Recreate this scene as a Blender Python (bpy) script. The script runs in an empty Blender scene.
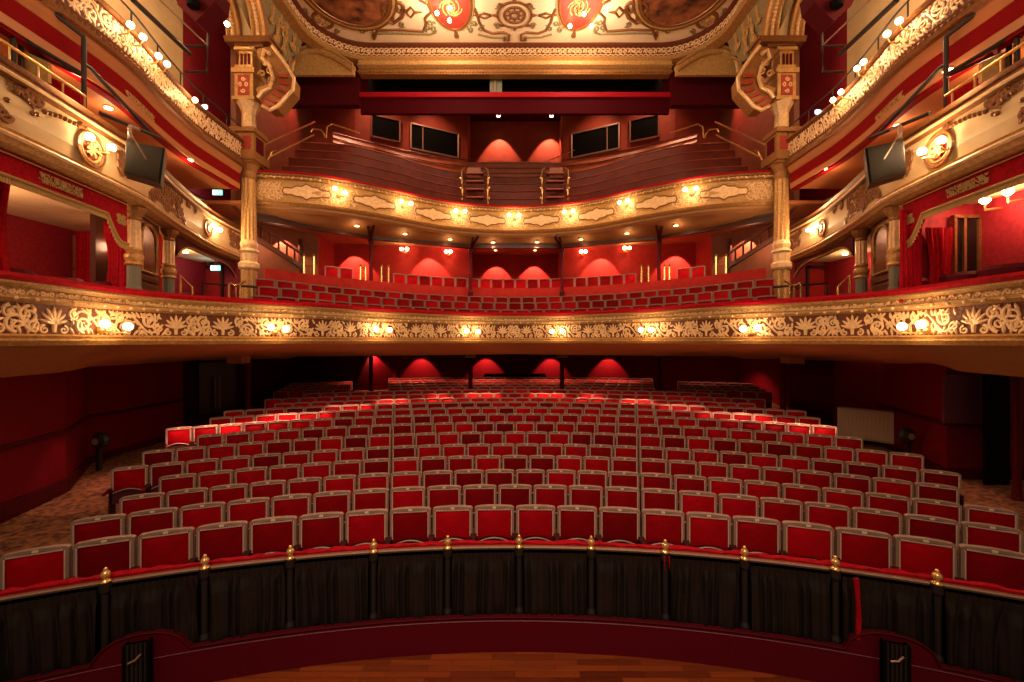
import bpy, math, random
from math import sin, cos, pi, sqrt, atan2, radians
from mathutils import Vector, Matrix
random.seed(7)
S = bpy.context.scene
COL = S.collection
F = 420.0; CX = 515.0; CY = 341.0; EYE = 3.0          # the camera's focal length, centre and height, used to read plans

# ---------------------------------------------------------------- camera
cd = bpy.data.cameras.new('camera'); cam = bpy.data.objects.new('camera', cd); COL.objects.link(cam)
cam.location = (0, 0, EYE); cam.rotation_euler = (radians(90), 0, 0)
cd.lens = F / 1024 * 36; cd.sensor_width = 36; cd.shift_x = -(CX - 512) / 1024; cd.clip_end = 200
S.camera = cam
# ---------------------------------------------------------------- world, exposure
w = bpy.data.worlds.new('world'); S.world = w; w.use_nodes = True
bg = w.node_tree.nodes['Background']; bg.inputs[0].default_value = (1.0, .58, .33, 1); bg.inputs[1].default_value = .17
S.view_settings.view_transform = 'Standard'; S.view_settings.look = 'None'
S.view_settings.gamma = 1; S.view_settings.use_curve_mapping = False; S.view_settings.exposure = 0.0
S.cycles.use_denoising = True
S.cycles.max_bounces = 5; S.cycles.sample_clamp_indirect = 4
try: S.cycles.use_light_tree = True
except Exception: pass
# ---------------------------------------------------------------- stage front light and added fills
def light(name, kind, loc, energy, col=(1, .62, .32), size=.1, aim=None, spot=60, blend=.5, sy=None):
    l = bpy.data.lights.new(name, kind); l.energy = energy; l.color = col
    if kind == 'AREA':
        l.size = size
        if sy: l.shape = 'RECTANGLE'; l.size_y = sy
    else: l.shadow_soft_size = size
    if kind == 'SPOT': l.spot_size = radians(spot); l.spot_blend = blend
    o = bpy.data.objects.new(name, l); COL.objects.link(o); o.location = loc
    if aim is not None:
        o.rotation_euler = (Vector(aim) - Vector(loc)).to_track_quat('-Z', 'Y').to_euler()
    return o
light('stage_fill_light', 'AREA', (0, -3.0, 9.5), 760, (1, .66, .40), 9, (0, 16, 9.5), sy=3)  # broad unseen fill added over the stage to brighten the hall
light('stage_front_light', 'SPOT', (0, -1.0, 8.5), 1500, (1, .60, .38), .5, (0, 6.4, .6), 58, 1.0)

light('house_fill_light', 'POINT', (0, 9.0, EYE + 9.3), 300, (1, .68, .40), .5)  # unseen fill added to lift the ceiling and balcony fronts
# ---------------------------------------------------------------- materials
M = {}
def mat(name, col, rough=.5, metal=0., emit=None, es=0., var=0., vscale=6., bump=0., bscale=40., rnd=0., spec=.5, sheen=0., col2=None, kind='noise', dist=.02):
    m = bpy.data.materials.new(name); m.use_nodes = True; N = m.node_tree.nodes; L = m.node_tree.links
    b = N['Principled BSDF']; b.inputs['Roughness'].default_value = rough; b.inputs['Metallic'].default_value = metal
    b.inputs['Specular IOR Level'].default_value = spec; b.inputs['Sheen Weight'].default_value = sheen
    c = (*col, 1); b.inputs['Base Color'].default_value = c
    src = None
    tc = N.new('ShaderNodeTexCoord')
    if var > 0 or col2:
        if kind == 'noise': t = N.new('ShaderNodeTexNoise'); t.inputs['Detail'].default_value = 4
        elif kind == 'voronoi': t = N.new('ShaderNodeTexVoronoi')
        else: t = N.new('ShaderNodeTexWave')
        t.inputs['Scale'].default_value = vscale
        L.new(tc.outputs['Object'], t.inputs['Vector'])
        r = N.new('ShaderNodeValToRGB'); r.color_ramp.elements[0].position = .32; r.color_ramp.elements[1].position = .68
        d = col2 if col2 else tuple(x * (1 - var) for x in col)
        r.color_ramp.elements[0].color = (*d, 1); r.color_ramp.elements[1].color = c
        L.new(t.outputs[0], r.inputs[0]); src = r.outputs[0]
    if rnd > 0:
        oi = N.new('ShaderNodeObjectInfo'); mp = N.new('ShaderNodeMapRange')
        mp.inputs['To Min'].default_value = 1 - rnd; mp.inputs['To Max'].default_value = 1 + rnd * .6
        L.new(oi.outputs['Random'], mp.inputs['Value'])
        mx = N.new('ShaderNodeVectorMath'); mx.operation = 'SCALE'
        if src: L.new(src, mx.inputs[0])
        else: mx.inputs[0].default_value = col
        L.new(mp.outputs[0], mx.inputs['Scale']); src = mx.outputs[0]
    if src: L.new(src, b.inputs['Base Color'])
    if bump > 0:
        t = N.new('ShaderNodeTexNoise'); t.inputs['Scale'].default_value = bscale; t.inputs['Detail'].default_value = 3
        L.new(tc.outputs['Object'], t.inputs['Vector'])
        bp = N.new('ShaderNodeBump'); bp.inputs['Strength'].default_value = bump; bp.inputs['Distance'].default_value = dist
        L.new(t.outputs[0], bp.inputs['Height']); L.new(bp.outputs[0], b.inputs['Normal'])
    if emit: b.inputs['Emission Color'].default_value = (*emit, 1); b.inputs['Emission Strength'].default_value = es
    M[name] = m; return m
mat('velvet', (.30, .001, .006), .8, rnd=.55, var=.25, vscale=9, spec=.06)
mat('velvet_far', (.50, .004, .010), .8, rnd=.5, spec=.08, var=.5, vscale=1.6)
mat('velvet_rail', (.40, .003, .014), .8, var=.35, vscale=14, bump=.4, bscale=25, spec=.1)
mat('seat_frame', (.29, .19, .16), .45, var=.15, spec=.5)
mat('stud', (.85, .68, .55), .35, .2)
mat('dark_seat', (.045, .003, .005), .6, spec=.2)
mat('plate', (.9, .75, .6), .4, .3)
mat('brass', (.85, .5, .17), .3, .8)
mat('bright_brass', (.95, .62, .25), .25, .75)
mat('iron', (.012, .01, .01), .5)
mat('black', (.004, .0035, .0035), .8, spec=.06)
mat('black_cloth', (.011, .0095, .009), .4, var=.3, vscale=12, spec=.45)
mat('kick_red', (.085, .001, .008), .55, spec=.15, bump=.15, bscale=60)
mat('wall_red', (.15, .002, .008), .7, spec=.12, var=.25, vscale=20, bump=.15, bscale=80)
mat('wall_dark', (.06, .002, .005), .6, spec=.15, var=.2, vscale=8)
mat('damask', (.34, .006, .02), .7, var=.35, vscale=14, bump=.2, bscale=60)
mat('wall_brick', (.46, .022, .018), .7, var=.25, vscale=5, spec=.2)
mat('gallery_wall', (.34, .055, .03), .6, var=.2, vscale=3, spec=.2)
mat('beam_dark', (.05, .001, .004), .7, spec=.06)
mat('valance', (.24, .003, .005), .75, spec=.08)
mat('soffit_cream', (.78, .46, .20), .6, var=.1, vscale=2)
mat('fringe', (.42, .25, .08), .5)
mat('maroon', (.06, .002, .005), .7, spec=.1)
mat('beam_red', (.30, .002, .010), .6, spec=.15)
mat('brown_wall', (.24, .075, .035), .6, var=.2, vscale=4)
mat('gold', (.66, .37, .13), .45, .3, var=.4, vscale=18, bump=.35, bscale=30)
mat('cornice_gold', (.56, .32, .12), .5, .25, var=.5, vscale=26, bump=.6, bscale=45)
mat('gold_dark', (.42, .19, .055), .45, .35, var=.4, vscale=25, bump=.3, bscale=60)
mat('relief_ground', (.17, .035, .012), .6, .1, var=.5, vscale=20, bump=.5, bscale=50)
mat('gold_light', (.92, .62, .34), .42, .2, var=.25, vscale=14)
mat('ochre', (.62, .36, .12), .5, .15, var=.3, vscale=12)
mat('bronze', (.30, .12, .04), .4, .4, var=.4, vscale=20)
mat('olive', (.33, .25, .12), .5, .2, var=.4, vscale=14, bump=.4, bscale=30)
mat('cream', (.78, .56, .30), .55, var=.12, vscale=3)
mat('cream_ceiling', (.88, .68, .46), .6, var=.1, vscale=2)
mat('soffit', (.50, .24, .085), .55, var=.12, vscale=2)
mat('soffit_orange', (.52, .19, .065), .55, var=.1, vscale=2)
mat('wood_gallery', (.15, .018, .011), .4, spec=.25, var=.4, vscale=3, bump=.1)
mat('wood_pink', (.36, .085, .04), .38, var=.3, vscale=3)
mat('wood_dark', (.06, .012, .006), .4)
mat('wood_dark_red', (.16, .008, .010), .5, var=.3, vscale=4)
mat('painting', (.42, .13, .05), .5, col2=(.035, .010, .006), vscale=2.6, kind='noise')
mat('red_oval', (.42, .035, .02), .6, var=.3, vscale=5)
mat('grey_post', (.17, .17, .13), .5)
mat('black_speaker', (.018, .012, .008), .7, spec=.15, bump=.4, bscale=150)
mat('glass_dark', (.006, .005, .006), .12, spec=.5)
mat('mirror', (.16, .03, .02), .2, .3, var=.5, vscale=3)
mat('pipe', (.016, .008, .007), .45)
mat('radiator', (.46, .34, .24), .5)
mat('panel_purple', (.13, .008, .035), .6, var=.3, vscale=20)
mat('metal_trim', (.35, .22, .16), .35, .4)
mat('exit_green', (.1, .6, .4), .5, emit=(.25, .9, .7), es=1.6)
mat('exit_white', (.9, .95, .9), .5, emit=(.85, 1, .95), es=3)
mat('bulb', (1, .8, .5), .4, emit=(1, .72, .36), es=22)
mat('bulb_small', (1, .8, .5), .4, emit=(1, .66, .30), es=9)
mat('blue_lamp', (.6, .8, 1), .4, emit=(.5, .75, 1), es=5)
# carpet and plank floors
def carpet():
    m = mat('carpet', (.27, .10, .035), .9, col2=(.055, .012, .008), vscale=11, kind='noise', bump=.2)
    for n in m.node_tree.nodes:
        if n.type == 'TEX_NOISE' and n.inputs['Scale'].default_value == 11: n.inputs['Detail'].default_value = 1
carpet()
def planks():
    m = bpy.data.materials.new('planks'); m.use_nodes = True; N = m.node_tree.nodes; L = m.node_tree.links
    b = N['Principled BSDF']; b.inputs['Roughness'].default_value = .35
    tc = N.new('ShaderNodeTexCoord'); br = N.new('ShaderNodeTexBrick')
    br.inputs['Scale'].default_value = 1; br.inputs['Brick Width'].default_value = .62; br.inputs['Row Height'].default_value = .075
    br.inputs['Mortar Size'].default_value = .0015; br.inputs['Color1'].default_value = (.33, .07, .015, 1); br.inputs['Color2'].default_value = (.11, .016, .006, 1)
    br.inputs['Mortar'].default_value = (.03, .008, .003, 1); br.offset = .37; br.inputs['Bias'].default_value = -.1
    no = N.new('ShaderNodeTexNoise'); no.inputs['Scale'].default_value = 3; mp = N.new('ShaderNodeMapping'); mp.inputs['Scale'].default_value = (1, 16, 1)
    L.new(tc.outputs['Object'], br.inputs['Vector']); L.new(tc.outputs['Object'], mp.inputs[0]); L.new(mp.outputs[0], no.inputs['Vector'])
    mx = N.new('ShaderNodeMixRGB'); mx.blend_type = 'MULTIPLY'; mx.inputs[0].default_value = .5
    L.new(br.outputs[0], mx.inputs[1]); L.new(no.outputs[0], mx.inputs[2]); L.new(mx.outputs[0], b.inputs['Base Color'])
    M['planks'] = m
planks()

# ---------------------------------------------------------------- mesh builder
class MB:
    def __init__(s): s.v = []; s.f = []; s.m = []; s.mats = []
    def mi(s, m):
        if m not in s.mats: s.mats.append(m)
        return s.mats.index(m)
    def add(s, vs, fs, m=None):
        k = len(s.v); s.v += [tuple(p) for p in vs]; i = s.mi(m) if m else 0
        s.f += [tuple(k + a for a in f) for f in fs]; s.m += [i] * len(fs)
    def box(s, c, d, m=None, rz=0, rx=0, ry=0):
        x, y, z = d[0] / 2, d[1] / 2, d[2] / 2
        R = Matrix.Rotation(rz, 3, 'Z') @ Matrix.Rotation(ry, 3, 'Y') @ Matrix.Rotation(rx, 3, 'X'); c = Vector(c)
        vs = [c + R @ Vector(p) for p in [(-x, -y, -z), (x, -y, -z), (x, y, -z), (-x, y, -z), (-x, -y, z), (x, -y, z), (x, y, z), (-x, y, z)]]
        s.add(vs, [(0, 3, 2, 1), (4, 5, 6, 7), (0, 1, 5, 4), (1, 2, 6, 5), (2, 3, 7, 6), (3, 0, 4, 7)], m); return s
    def bar(s, a, b, w, h, m=None):
        a = Vector(a); b = Vector(b); d = (b - a); L = d.length; d.normalize()
        up = Vector((0, 0, 1)) if abs(d.z) < .95 else Vector((0, 1, 0))
        r = d.cross(up).normalized(); u = r.cross(d)
        vs = [p + r * x * w / 2 + u * y * h / 2 for p in (a, b) for x, y in ((-1, -1), (1, -1), (1, 1), (-1, 1))]
        s.add(vs, [(0, 1, 2, 3), (7, 6, 5, 4), (0, 4, 5, 1), (1, 5, 6, 2), (2, 6, 7, 3), (3, 7, 4, 0)], m); return s
    def tube(s, pts, r, n=6, m=None, closed=False):
        pts = [Vector(p) for p in pts]; k = len(pts); vs = []; fs = []
        for i, p in enumerate(pts):
            if closed: d = pts[(i + 1) % k] - pts[i - 1]
            else: d = pts[min(i + 1, k - 1)] - pts[max(i - 1, 0)]
            d.normalize(); up = Vector((0, 0, 1)) if abs(d.z) < .9 else Vector((0, 1, 0))
            a = d.cross(up).normalized(); b = a.cross(d); rr = r[i] if isinstance(r, (list, tuple)) else r
            vs += [p + a * rr * cos(2 * pi * j / n) + b * rr * sin(2 * pi * j / n) for j in range(n)]
        for i in range(k if closed else k - 1):
            for j in range(n):
                i2 = (i + 1) % k
                fs.append((i * n + j, i * n + (j + 1) % n, i2 * n + (j + 1) % n, i2 * n + j))
        if not closed: fs += [tuple(range(n))[::-1], tuple((k - 1) * n + j for j in range(n))]
        s.add(vs, fs, m); return s
    def lathe(s, c, prof, n=12, m=None, flute=0, axis='Z'):
        c = Vector(c); vs = []; fs = []
        for r, z in prof:
            for j in range(n):
                a = 2 * pi * j / n; rr = r * (1 - (flute if j % 2 else 0))
                p = Vector((rr * cos(a), rr * sin(a), z))
                if axis == 'Y': p = Vector((p.x, -p.z, p.y))
                vs.append(c + p)
        for i in range(len(prof) - 1):
            for j in range(n): fs.append((i * n + j, i * n + (j + 1) % n, (i + 1) * n + (j + 1) % n, (i + 1) * n + j))
        fs += [tuple(range(n))[::-1], tuple((len(prof) - 1) * n + j for j in range(n))]
        s.add(vs, fs, m); return s
    def sphere(s, c, r, m=None, n=8, sz=1.):
        return s.lathe(c, [(r * sin(pi * i / 6) + 1e-4, -r * sz * cos(pi * i / 6)) for i in range(7)], n, m)
    def prism(s, pts, d, m=None):                       # flat polygon (3D points) pushed along vector d
        pts = [Vector(p) for p in pts]; d = Vector(d); k = len(pts)
        s.add(pts + [p + d for p in pts], [tuple(range(k)), tuple(range(2 * k - 1, k - 1, -1))] + [(i, i + k, (i + 1) % k + k, (i + 1) % k) for i in range(k)], m); return s
    def stroke(s, pts, nrm, r, m=None):                 # half-round carved strand lying on a surface
        k = len(pts); vs = []; fs = []
        for i, p in enumerate(pts):
            t = pts[min(i + 1, k - 1)] - pts[max(i - 1, 0)]
            if t.length < 1e-7: t = Vector((1, 0, 0))
            n = nrm[i] if isinstance(nrm, list) else nrm
            a = t.cross(n).normalized(); rr = r[i] if isinstance(r, (list, tuple)) else r
            vs += [p - a * rr, p - a * rr * .6 + n * rr * .8, p + a * rr * .6 + n * rr * .8, p + a * rr]
        for i in range(k - 1):
            for j in range(3): fs.append((i * 4 + j, i * 4 + j + 1, i * 4 + j + 5, i * 4 + j + 4))
        s.add(vs, fs, m); return s
    def sweep(s, path, nrm, prof, m=None, closed=False, cap=True):   # prof: closed loop of (out, z)
        k = len(path); q = len(prof); vs = []; fs = []
        for p, n in zip(path, nrm): vs += [(p[0] + n[0] * o, p[1] + n[1] * o, z) for o, z in prof]
        for i in range(k - 1 + (1 if closed else 0)):
            i2 = (i + 1) % k
            for j in range(q): fs.append((i * q + j, i * q + (j + 1) % q, i2 * q + (j + 1) % q, i2 * q + j))
        if cap and not closed: fs += [tuple(range(q)), tuple((k - 1) * q + j for j in range(q))[::-1]]
        s.add(vs, fs, m); return s
    def mesh(s, name, dm=None, smooth=False):
        me = bpy.data.meshes.new(name); me.from_pydata(s.v, [], s.f)
        ms = s.mats if any(s.mats) else [dm]
        for x in ms: me.materials.append(M[x or dm])
        for p, i in zip(me.polygons, s.m): p.material_index = i
        if smooth:
            for p in me.polygons: p.use_smooth = True
        me.update(); return me
    def build(s, name, dm=None, parent=None, smooth=False, **kw):
        for i, x in enumerate(s.mats):
            if x is None: s.mats[i] = dm
        o = bpy.data.objects.new(name, s.mesh(name, dm, smooth)); COL.objects.link(o)
        if parent is not None: o.parent = parent
        for k, v in kw.items(): o[k] = v
        return o
def thing(name, label, cat, loc=(0, 0, 0), rz=0, group=None):
    o = bpy.data.objects.new(name, None); COL.objects.link(o); o.location = loc; o.rotation_euler = (0, 0, rz)
    o['label'] = label; o['category'] = cat
    if group: o['group'] = group
    return o
def struct(name, mb, m=None, label=None, cat='wall', smooth=False):
    return mb.build(name, m, smooth=smooth, kind='structure', label=label or name.replace('_', ' ') + ' of the theatre hall', category=cat)
ORD = ['', 'first', 'second', 'third', 'fourth', 'fifth', 'sixth', 'seventh', 'eighth', 'ninth', 'tenth', 'eleventh', 'twelfth', 'thirteenth', 'fourteenth', 'fifteenth', 'sixteenth', 'seventeenth', 'eighteenth', 'nineteenth', 'twentieth']
def ordn(i):
    if i <= 20: return ORD[i]
    t = {2: 'twenty', 3: 'thirty', 4: 'forty'}[i // 10]
    return t + '-' + ORD[i % 10] if i % 10 else {3: 'thirtieth', 4: 'fortieth'}[i // 10]

def P(px, py, D): return Vector(((px - CX) / F * D, D, EYE + (CY - py) / F * D))

# ---------------------------------------------------------------- plan curves
def catmull(pts, k=8):
    out = []
    p = [pts[0]] + list(pts) + [pts[-1]]
    for i in range(1, len(p) - 2):
        for j in range(k):
            t = j / k
            out.append(tuple(.5 * ((2 * p[i][a]) + (-p[i - 1][a] + p[i + 1][a]) * t + (2 * p[i - 1][a] - 5 * p[i][a] + 4 * p[i + 1][a] - p[i + 2][a]) * t * t + (-p[i - 1][a] + 3 * p[i][a] - 3 * p[i + 1][a] + p[i + 2][a]) * t ** 3) for a in range(2)))
    out.append(tuple(pts[-1])); return out
class Curve:
    def __init__(s, pts, step=.12, smooth=0):
        s.L = [0]
        for a, b in zip(pts, pts[1:]): s.L.append(s.L[-1] + math.dist(a, b))
        s.raw = pts; s.len = s.L[-1]; n = max(2, int(s.len / step)); s.n = n
        s.pts = [s._at(s.len * i / n) for i in range(n + 1)]
        for _ in range(smooth):
            q = s.pts; s.pts = [q[0]] + [tuple((q[i - 1][a] + 2 * q[i][a] + q[i + 1][a]) / 4 for a in (0, 1)) for i in range(1, len(q) - 1)] + [q[-1]]
        s.nrm = []
        for i in range(len(s.pts)):
            a = s.pts[max(i - 1, 0)]; b = s.pts[min(i + 1, n)]; d = (b[0] - a[0], b[1] - a[1]); l = math.hypot(*d) or 1
            s.nrm.append((d[1] / l, -d[0] / l))
    def _at(s, u):
        for i in range(len(s.L) - 1):
            if u <= s.L[i + 1] + 1e-9:
                t = (u - s.L[i]) / ((s.L[i + 1] - s.L[i]) or 1)
                return tuple(s.raw[i][a] + (s.raw[i + 1][a] - s.raw[i][a]) * t for a in (0, 1))
        return s.raw[-1]
    def frame(s, u):
        q = max(0, min(s.n - 1e-6, u / s.len * s.n)); i = int(q); t = q - i
        p = tuple(s.pts[i][a] * (1 - t) + s.pts[i + 1][a] * t for a in (0, 1))
        n = tuple(s.nrm[i][a] * (1 - t) + s.nrm[i + 1][a] * t for a in (0, 1)); l = math.hypot(*n)
        return Vector((p[0], p[1], 0)), Vector((n[0] / l, n[1] / l, 0))
    def upx(s, px):                                      # arc length at which a point of the plan is seen under a bearing
        r = (px - CX) / F; best = 0; bd = 9
        for i in range(0, s.n * 4 + 1):
            u = s.len * i / (s.n * 4); p, n = s.frame(u)
            d = abs(p.x / max(p.y, .1) - r)
            if d < bd: bd = d; best = u
        return best
    def offset(s, d, step=.12):
        return Curve([(p[0] + n[0] * d, p[1] + n[1] * d) for p, n in zip(s.pts, s.nrm)], step, 2)
    def cut(s, u0, u1, step=None):
        k = max(2, int((u1 - u0) / (step or .12))); return Curve([tuple(s.frame(u0 + (u1 - u0) * i / k)[0][:2]) for i in range(k + 1)], step or .12)
def plan(lst, h, pre=()):
    return list(pre) + [((px - CX) / F * (h * F / off), h * F / off) for px, off in lst]
def mirror(pts): return pts + [(-x, y) for x, y in reversed(pts) if abs(x) > 1e-6]

dress = plan([(0, 61.6), (64, 54), (128, 45.9), (192, 40.3), (256, 37), (320, 33.6), (352, 31.2), (384, 29.2), (448, 26.3), (515, 25)], .85, [(-7.05, 3.2), (-7.07, 4.6)])
DRESS = Curve(catmull(mirror(dress)), .12, 12)
parl = plan([(0, 216), (63, 186), (114, 161), (140, 147), (174, 121.5), (209, 100), (241, 86)], 2.85, [(-6.6, 3.4)])
PARL = {-1: Curve(catmull(parl), .12, 8), 1: Curve([(-x, y) for x, y in reversed(catmull(parl))], .12, 8)}
gall = plan([(58, 341), (128, 285), (163, 247), (194, 217), (217, 200), (242, 182)], 5.5, [(-7.3, 3.4), (-7.33, 5)])
GALL = {-1: Curve(catmull(gall), .12, 8), 1: Curve([(-x, y) for x, y in reversed(catmull(gall))], .12, 8)}
upper = plan([(256, 139), (320, 135.4), (384, 125.5), (448, 114), (515, 110)], 4.37)
UPPER = Curve(catmull(mirror(upper)), .12, 6)

# ---------------------------------------------------------------- carved ornament vocabulary (u along, v up)
def spiral(cx, cy, r, turns=1.5, a0=0., d=1, k=22, shrink=.15):
    return [(cx + r * (1 - (1 - shrink) * i / k) * cos(a0 + d * 2 * pi * turns * i / k), cy + r * (1 - (1 - shrink) * i / k) * sin(a0 + d * 2 * pi * turns * i / k)) for i in range(k + 1)]
def taper(r0, r1, k): return [r0 + (r1 - r0) * i / (k - 1) for i in range(k)]
def leaf(cx, cy, ang, L, wd):
    return ([(cx + cos(ang) * L * t, cy + sin(ang) * L * t) for t in (0, .25, .55, .85, 1)], [wd * .35, wd * .8, wd, wd * .7, wd * .2])
def palmette(cx, v0, H):
    out = []
    for i in range(-3, 4):
        a = pi / 2 + i * .42; L = H * (.62 - .03 * abs(i))
        out.append(leaf(cx + i * H * .02, v0 + H * .34, a, L, H * .065))
    for sg in (-1, 1):
        sp = spiral(cx + sg * H * .30, v0 + H * .17, H * .15, 1.3, pi / 2, -sg, 14); out.append((sp, taper(H * .05, H * .025, len(sp))))
    out.append(([(cx, v0 + H * .08), (cx, v0 + H * .36)], [H * .06, H * .08])); return out
def scrolls(u0, u1, v0, H, rnd):
    out = []; W = u1 - u0; um = (u0 + u1) / 2
    for sg in (-1, 1):
        r = H * .30
        c1 = (um + sg * W * .23, v0 + H * (.5 + .12 * sg)); sp = spiral(c1[0], c1[1], r, 1.6, pi / 2 * sg, sg, 24); out.append((sp, taper(H * .06, H * .03, len(sp))))
        r = H * .2
        c2 = (um + sg * W * .42, v0 + H * (.5 - .2 * sg)); sp = spiral(c2[0], c2[1], r, 1.4, -pi / 2 * sg, -sg, 16); out.append((sp, taper(H * .05, H * .03, len(sp))))
        for a in range(3): out.append(leaf(c1[0] + rnd.uniform(-.3, .3) * r, c1[1] + rnd.uniform(-.3, .3) * r, rnd.uniform(0, 2 * pi), H * .22, H * .045))
    sc = [(u0 + W * t, v0 + H * (.5 + .36 * sin(2 * pi * t))) for t in [i / 18 for i in range(19)]]
    out.append((sc, [H * .045] * 19))
    nl = max(5, int(W / H * 11))
    for t in range(nl):
        x = u0 + W * (t + .5) / nl; up = t % 2 == 0
        out.append(leaf(x, v0 + (H * .97 if up else H * .03), (-pi / 2 if up else pi / 2) + rnd.uniform(-.9, .9), H * .28, H * .055))
        out.append(leaf(x + rnd.uniform(-.1, .1) * H, v0 + H * rnd.uniform(.25, .75), rnd.uniform(0, 2 * pi), H * .22, H * .05))
    return out
def carve(mb, curve, strokes, z0, w, m=None, rs=1.):
    for pts, rad in strokes:
        q = []; nn = []
        for (u, v) in pts:
            p, n = curve.frame(u); q.append(p + n * w + Vector((0, 0, z0 + v))); nn.append(n)
        mb.stroke(q, nn, [r * rs for r in rad], m)

# ================================================================ SETTING
CYC = -5.6                                              # the seating rows curve about this point on the centre line
SY = [505.6, 485, 469.7, 455.5, 443.7, 431.7, 421.9, 413.5, 406.9, 401.5, 397.5, 393, 389.2]
RD = [5.36 + .925 * i for i in range(13)]
RH = [(y - CY) * d / F for y, d in zip(SY, RD)]
ST = .93
RZ = [EYE - h - ST for h in RH]
RZs = RZ
def floor_z(R):
    d = R + CYC
    if d < RD[0]: return RZs[0]
    if d > RD[12]: return RZs[12] + (d - RD[12]) * .03
    q = (d - RD[0]) / .925; i = min(11, int(q)); t = q - i
    return RZs[i] * (1 - t) + RZs[i + 1] * t
mb = MB(); NA = 72; RR = [10.95 + .4 * i for i in range(52)]
vs = []; fs = []
for R in RR:
    for j in range(NA + 1):
        a = radians(-52 + 104 * j / NA); x = R * sin(a); vs.append((max(-12.4, min(12.9, x)), R * cos(a) + CYC, floor_z(R)))
for i in range(len(RR) - 1):
    for j in range(NA): fs.append((i * (NA + 1) + j, i * (NA + 1) + j + 1, (i + 1) * (NA + 1) + j + 1, (i + 1) * (NA + 1) + j))
mb.add(vs, fs); struct('floor', mb, 'carpet', 'brown and gold patterned carpet under the stalls seats', 'floor')
mb = MB(); mb.box((0, 1.2, -.235), (14, 9, .1)); struct('floor_stage', mb, 'planks', 'orange brown wooden plank floor in front of the pit rail', 'floor')

ZS = EYE - .62                                            # underside of the dress circle near the walls
def wallseg(mb, pts, z0, z1, m=None, th=.15, dirn=1):
    k = len(pts); vs = []
    for i, p in enumerate(pts):
        a = Vector(pts[max(i - 1, 0)]); b = Vector(pts[min(i + 1, k - 1)]); d = (b - a).normalized(); n = Vector((d.y, -d.x)) * -th * dirn
        vs += [(p[0], p[1], z0), (p[0], p[1], z1), (p[0] + n.x, p[1] + n.y, z1), (p[0] + n.x, p[1] + n.y, z0)]
    fs = [(0, 1, 2, 3), tuple((k - 1) * 4 + j for j in (3, 2, 1, 0))]
    for i in range(k - 1):
        for j in range(4): fs.append((i * 4 + j, i * 4 + (j + 1) % 4, i * 4 + 4 + (j + 1) % 4, i * 4 + 4 + j))
    mb.add(vs, fs, m); return mb
# stalls walls (left list runs from near to far; interior lies to the right of travel)
WL = [(-8.2, 3.0), (-8.7, 7.1), (-9.0, 8.4), (-10.15, 10.0), (-10.15, 12.85)]
WL2 = [(-12.0, 13.0), (-12.0, 15.3), (-11.1, 17.0), (-11.3, 21.5), (-7.6, 22.3)]
WB = [(-7.6, 22.3), (-6.6, 22.8), (6.6, 22.8), (7.6, 22.3)]
WRr = [(12.9, 8.75), (9.35, 9.1), (10.35, 12.0), (10.15, 13.4), (12.0, 13.6), (12.0, 15.3), (11.1, 17.0), (11.3, 21.5), (7.6, 22.3)]
mb = MB(); wallseg(mb, WL, -.2, ZS + .75); wallseg(mb, [(-10.15, 12.85), (-12.15, 12.9)], -.2, ZS + .75)
WLo = struct('wall_left', mb, 'wall_red', 'dark red lower wall with dado rail at the left aisle')
def dado(mb, pts, z, o=.03, h=.07, m=None, dirn=1):
    for a, b in zip(pts, pts[1:]):
        d = Vector((b[0] - a[0], b[1] - a[1])).normalized(); n = Vector((d.y, -d.x)) * o * dirn
        mb.bar((a[0] + n.x, a[1] + n.y, z), (b[0] + n.x, b[1] + n.y, z), .06, h, m)
mb = MB(); dado(mb, WL, 1.2); dado(mb, WL, .12, h=.26); mb.build('trim_1', 'wall_dark', kind='structure', label='dark red dado and skirting along the left aisle wall', category='trim')
mb = MB(); wallseg(mb, WL2, -.2, ZS + .7); struct('wall_left_rear', mb, 'wall_dark', 'dark maroon wall behind the left end of the stalls')
mb = MB(); wallseg(mb, WB, -.2, ZS + .7); struct('wall_back', mb, 'wall_red', 'deep red back wall of the stalls')
mb = MB(); wallseg(mb, list(reversed(WRr)), -.2, ZS + .75); struct('wall_right', mb, 'wall_red', 'dark red lower wall at the right aisle')
mb = MB(); dado(mb, WRr[:3], 1.2, dirn=-1); dado(mb, WRr[:3], .12, h=.26, dirn=-1); mb.build('trim_2', 'wall_dark', kind='structure', label='dark red dado along the right aisle wall', category='trim')

# dress circle underside: from the front's lower edge out to the walls
outL = [(-8.2, 3.0), (-8.7, 7.1), (-9.0, 8.4), (-10.15, 10.0), (-10.15, 12.9), (-9.2, 14.2), (-7.0, 15.2), (-3.0, 16.2), (0, 16.4)]
out = Curve(mirror(outL), .12, 0)
mb = MB(); n = 120; vs = []; fs = []
for i in range(n + 1):
    p, nn = DRESS.frame(DRESS.len * i / n); q = out._at(out.len * i / n)
    zb = EYE - .62 if abs(q[0]) > 8 else EYE - .55
    vs += [(p.x, p.y, EYE - .06), ((p.x * .75 + q[0] * .25), (p.y * .75 + q[1] * .25), EYE - .20), ((p.x + q[0]) / 2, (p.y + q[1]) / 2, EYE - .33), (q[0], q[1], zb)]
for i in range(n):
    for j in range(3): fs.append((i * 4 + j, i * 4 + j + 1, i * 4 + j + 5, i * 4 + j + 4))
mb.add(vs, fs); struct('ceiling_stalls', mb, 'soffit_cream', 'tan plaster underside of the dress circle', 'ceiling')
mb = MB(); pl = [(-10.3, 12.8), (-9.2, 14.2), (-7, 15.2), (-3, 16.2), (3, 16.2), (7, 15.2), (9.2, 14.2), (10.3, 12.8), (12.5, 12.8), (12.5, 23.5), (-12.5, 23.5), (-12.5, 12.8)]
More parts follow.
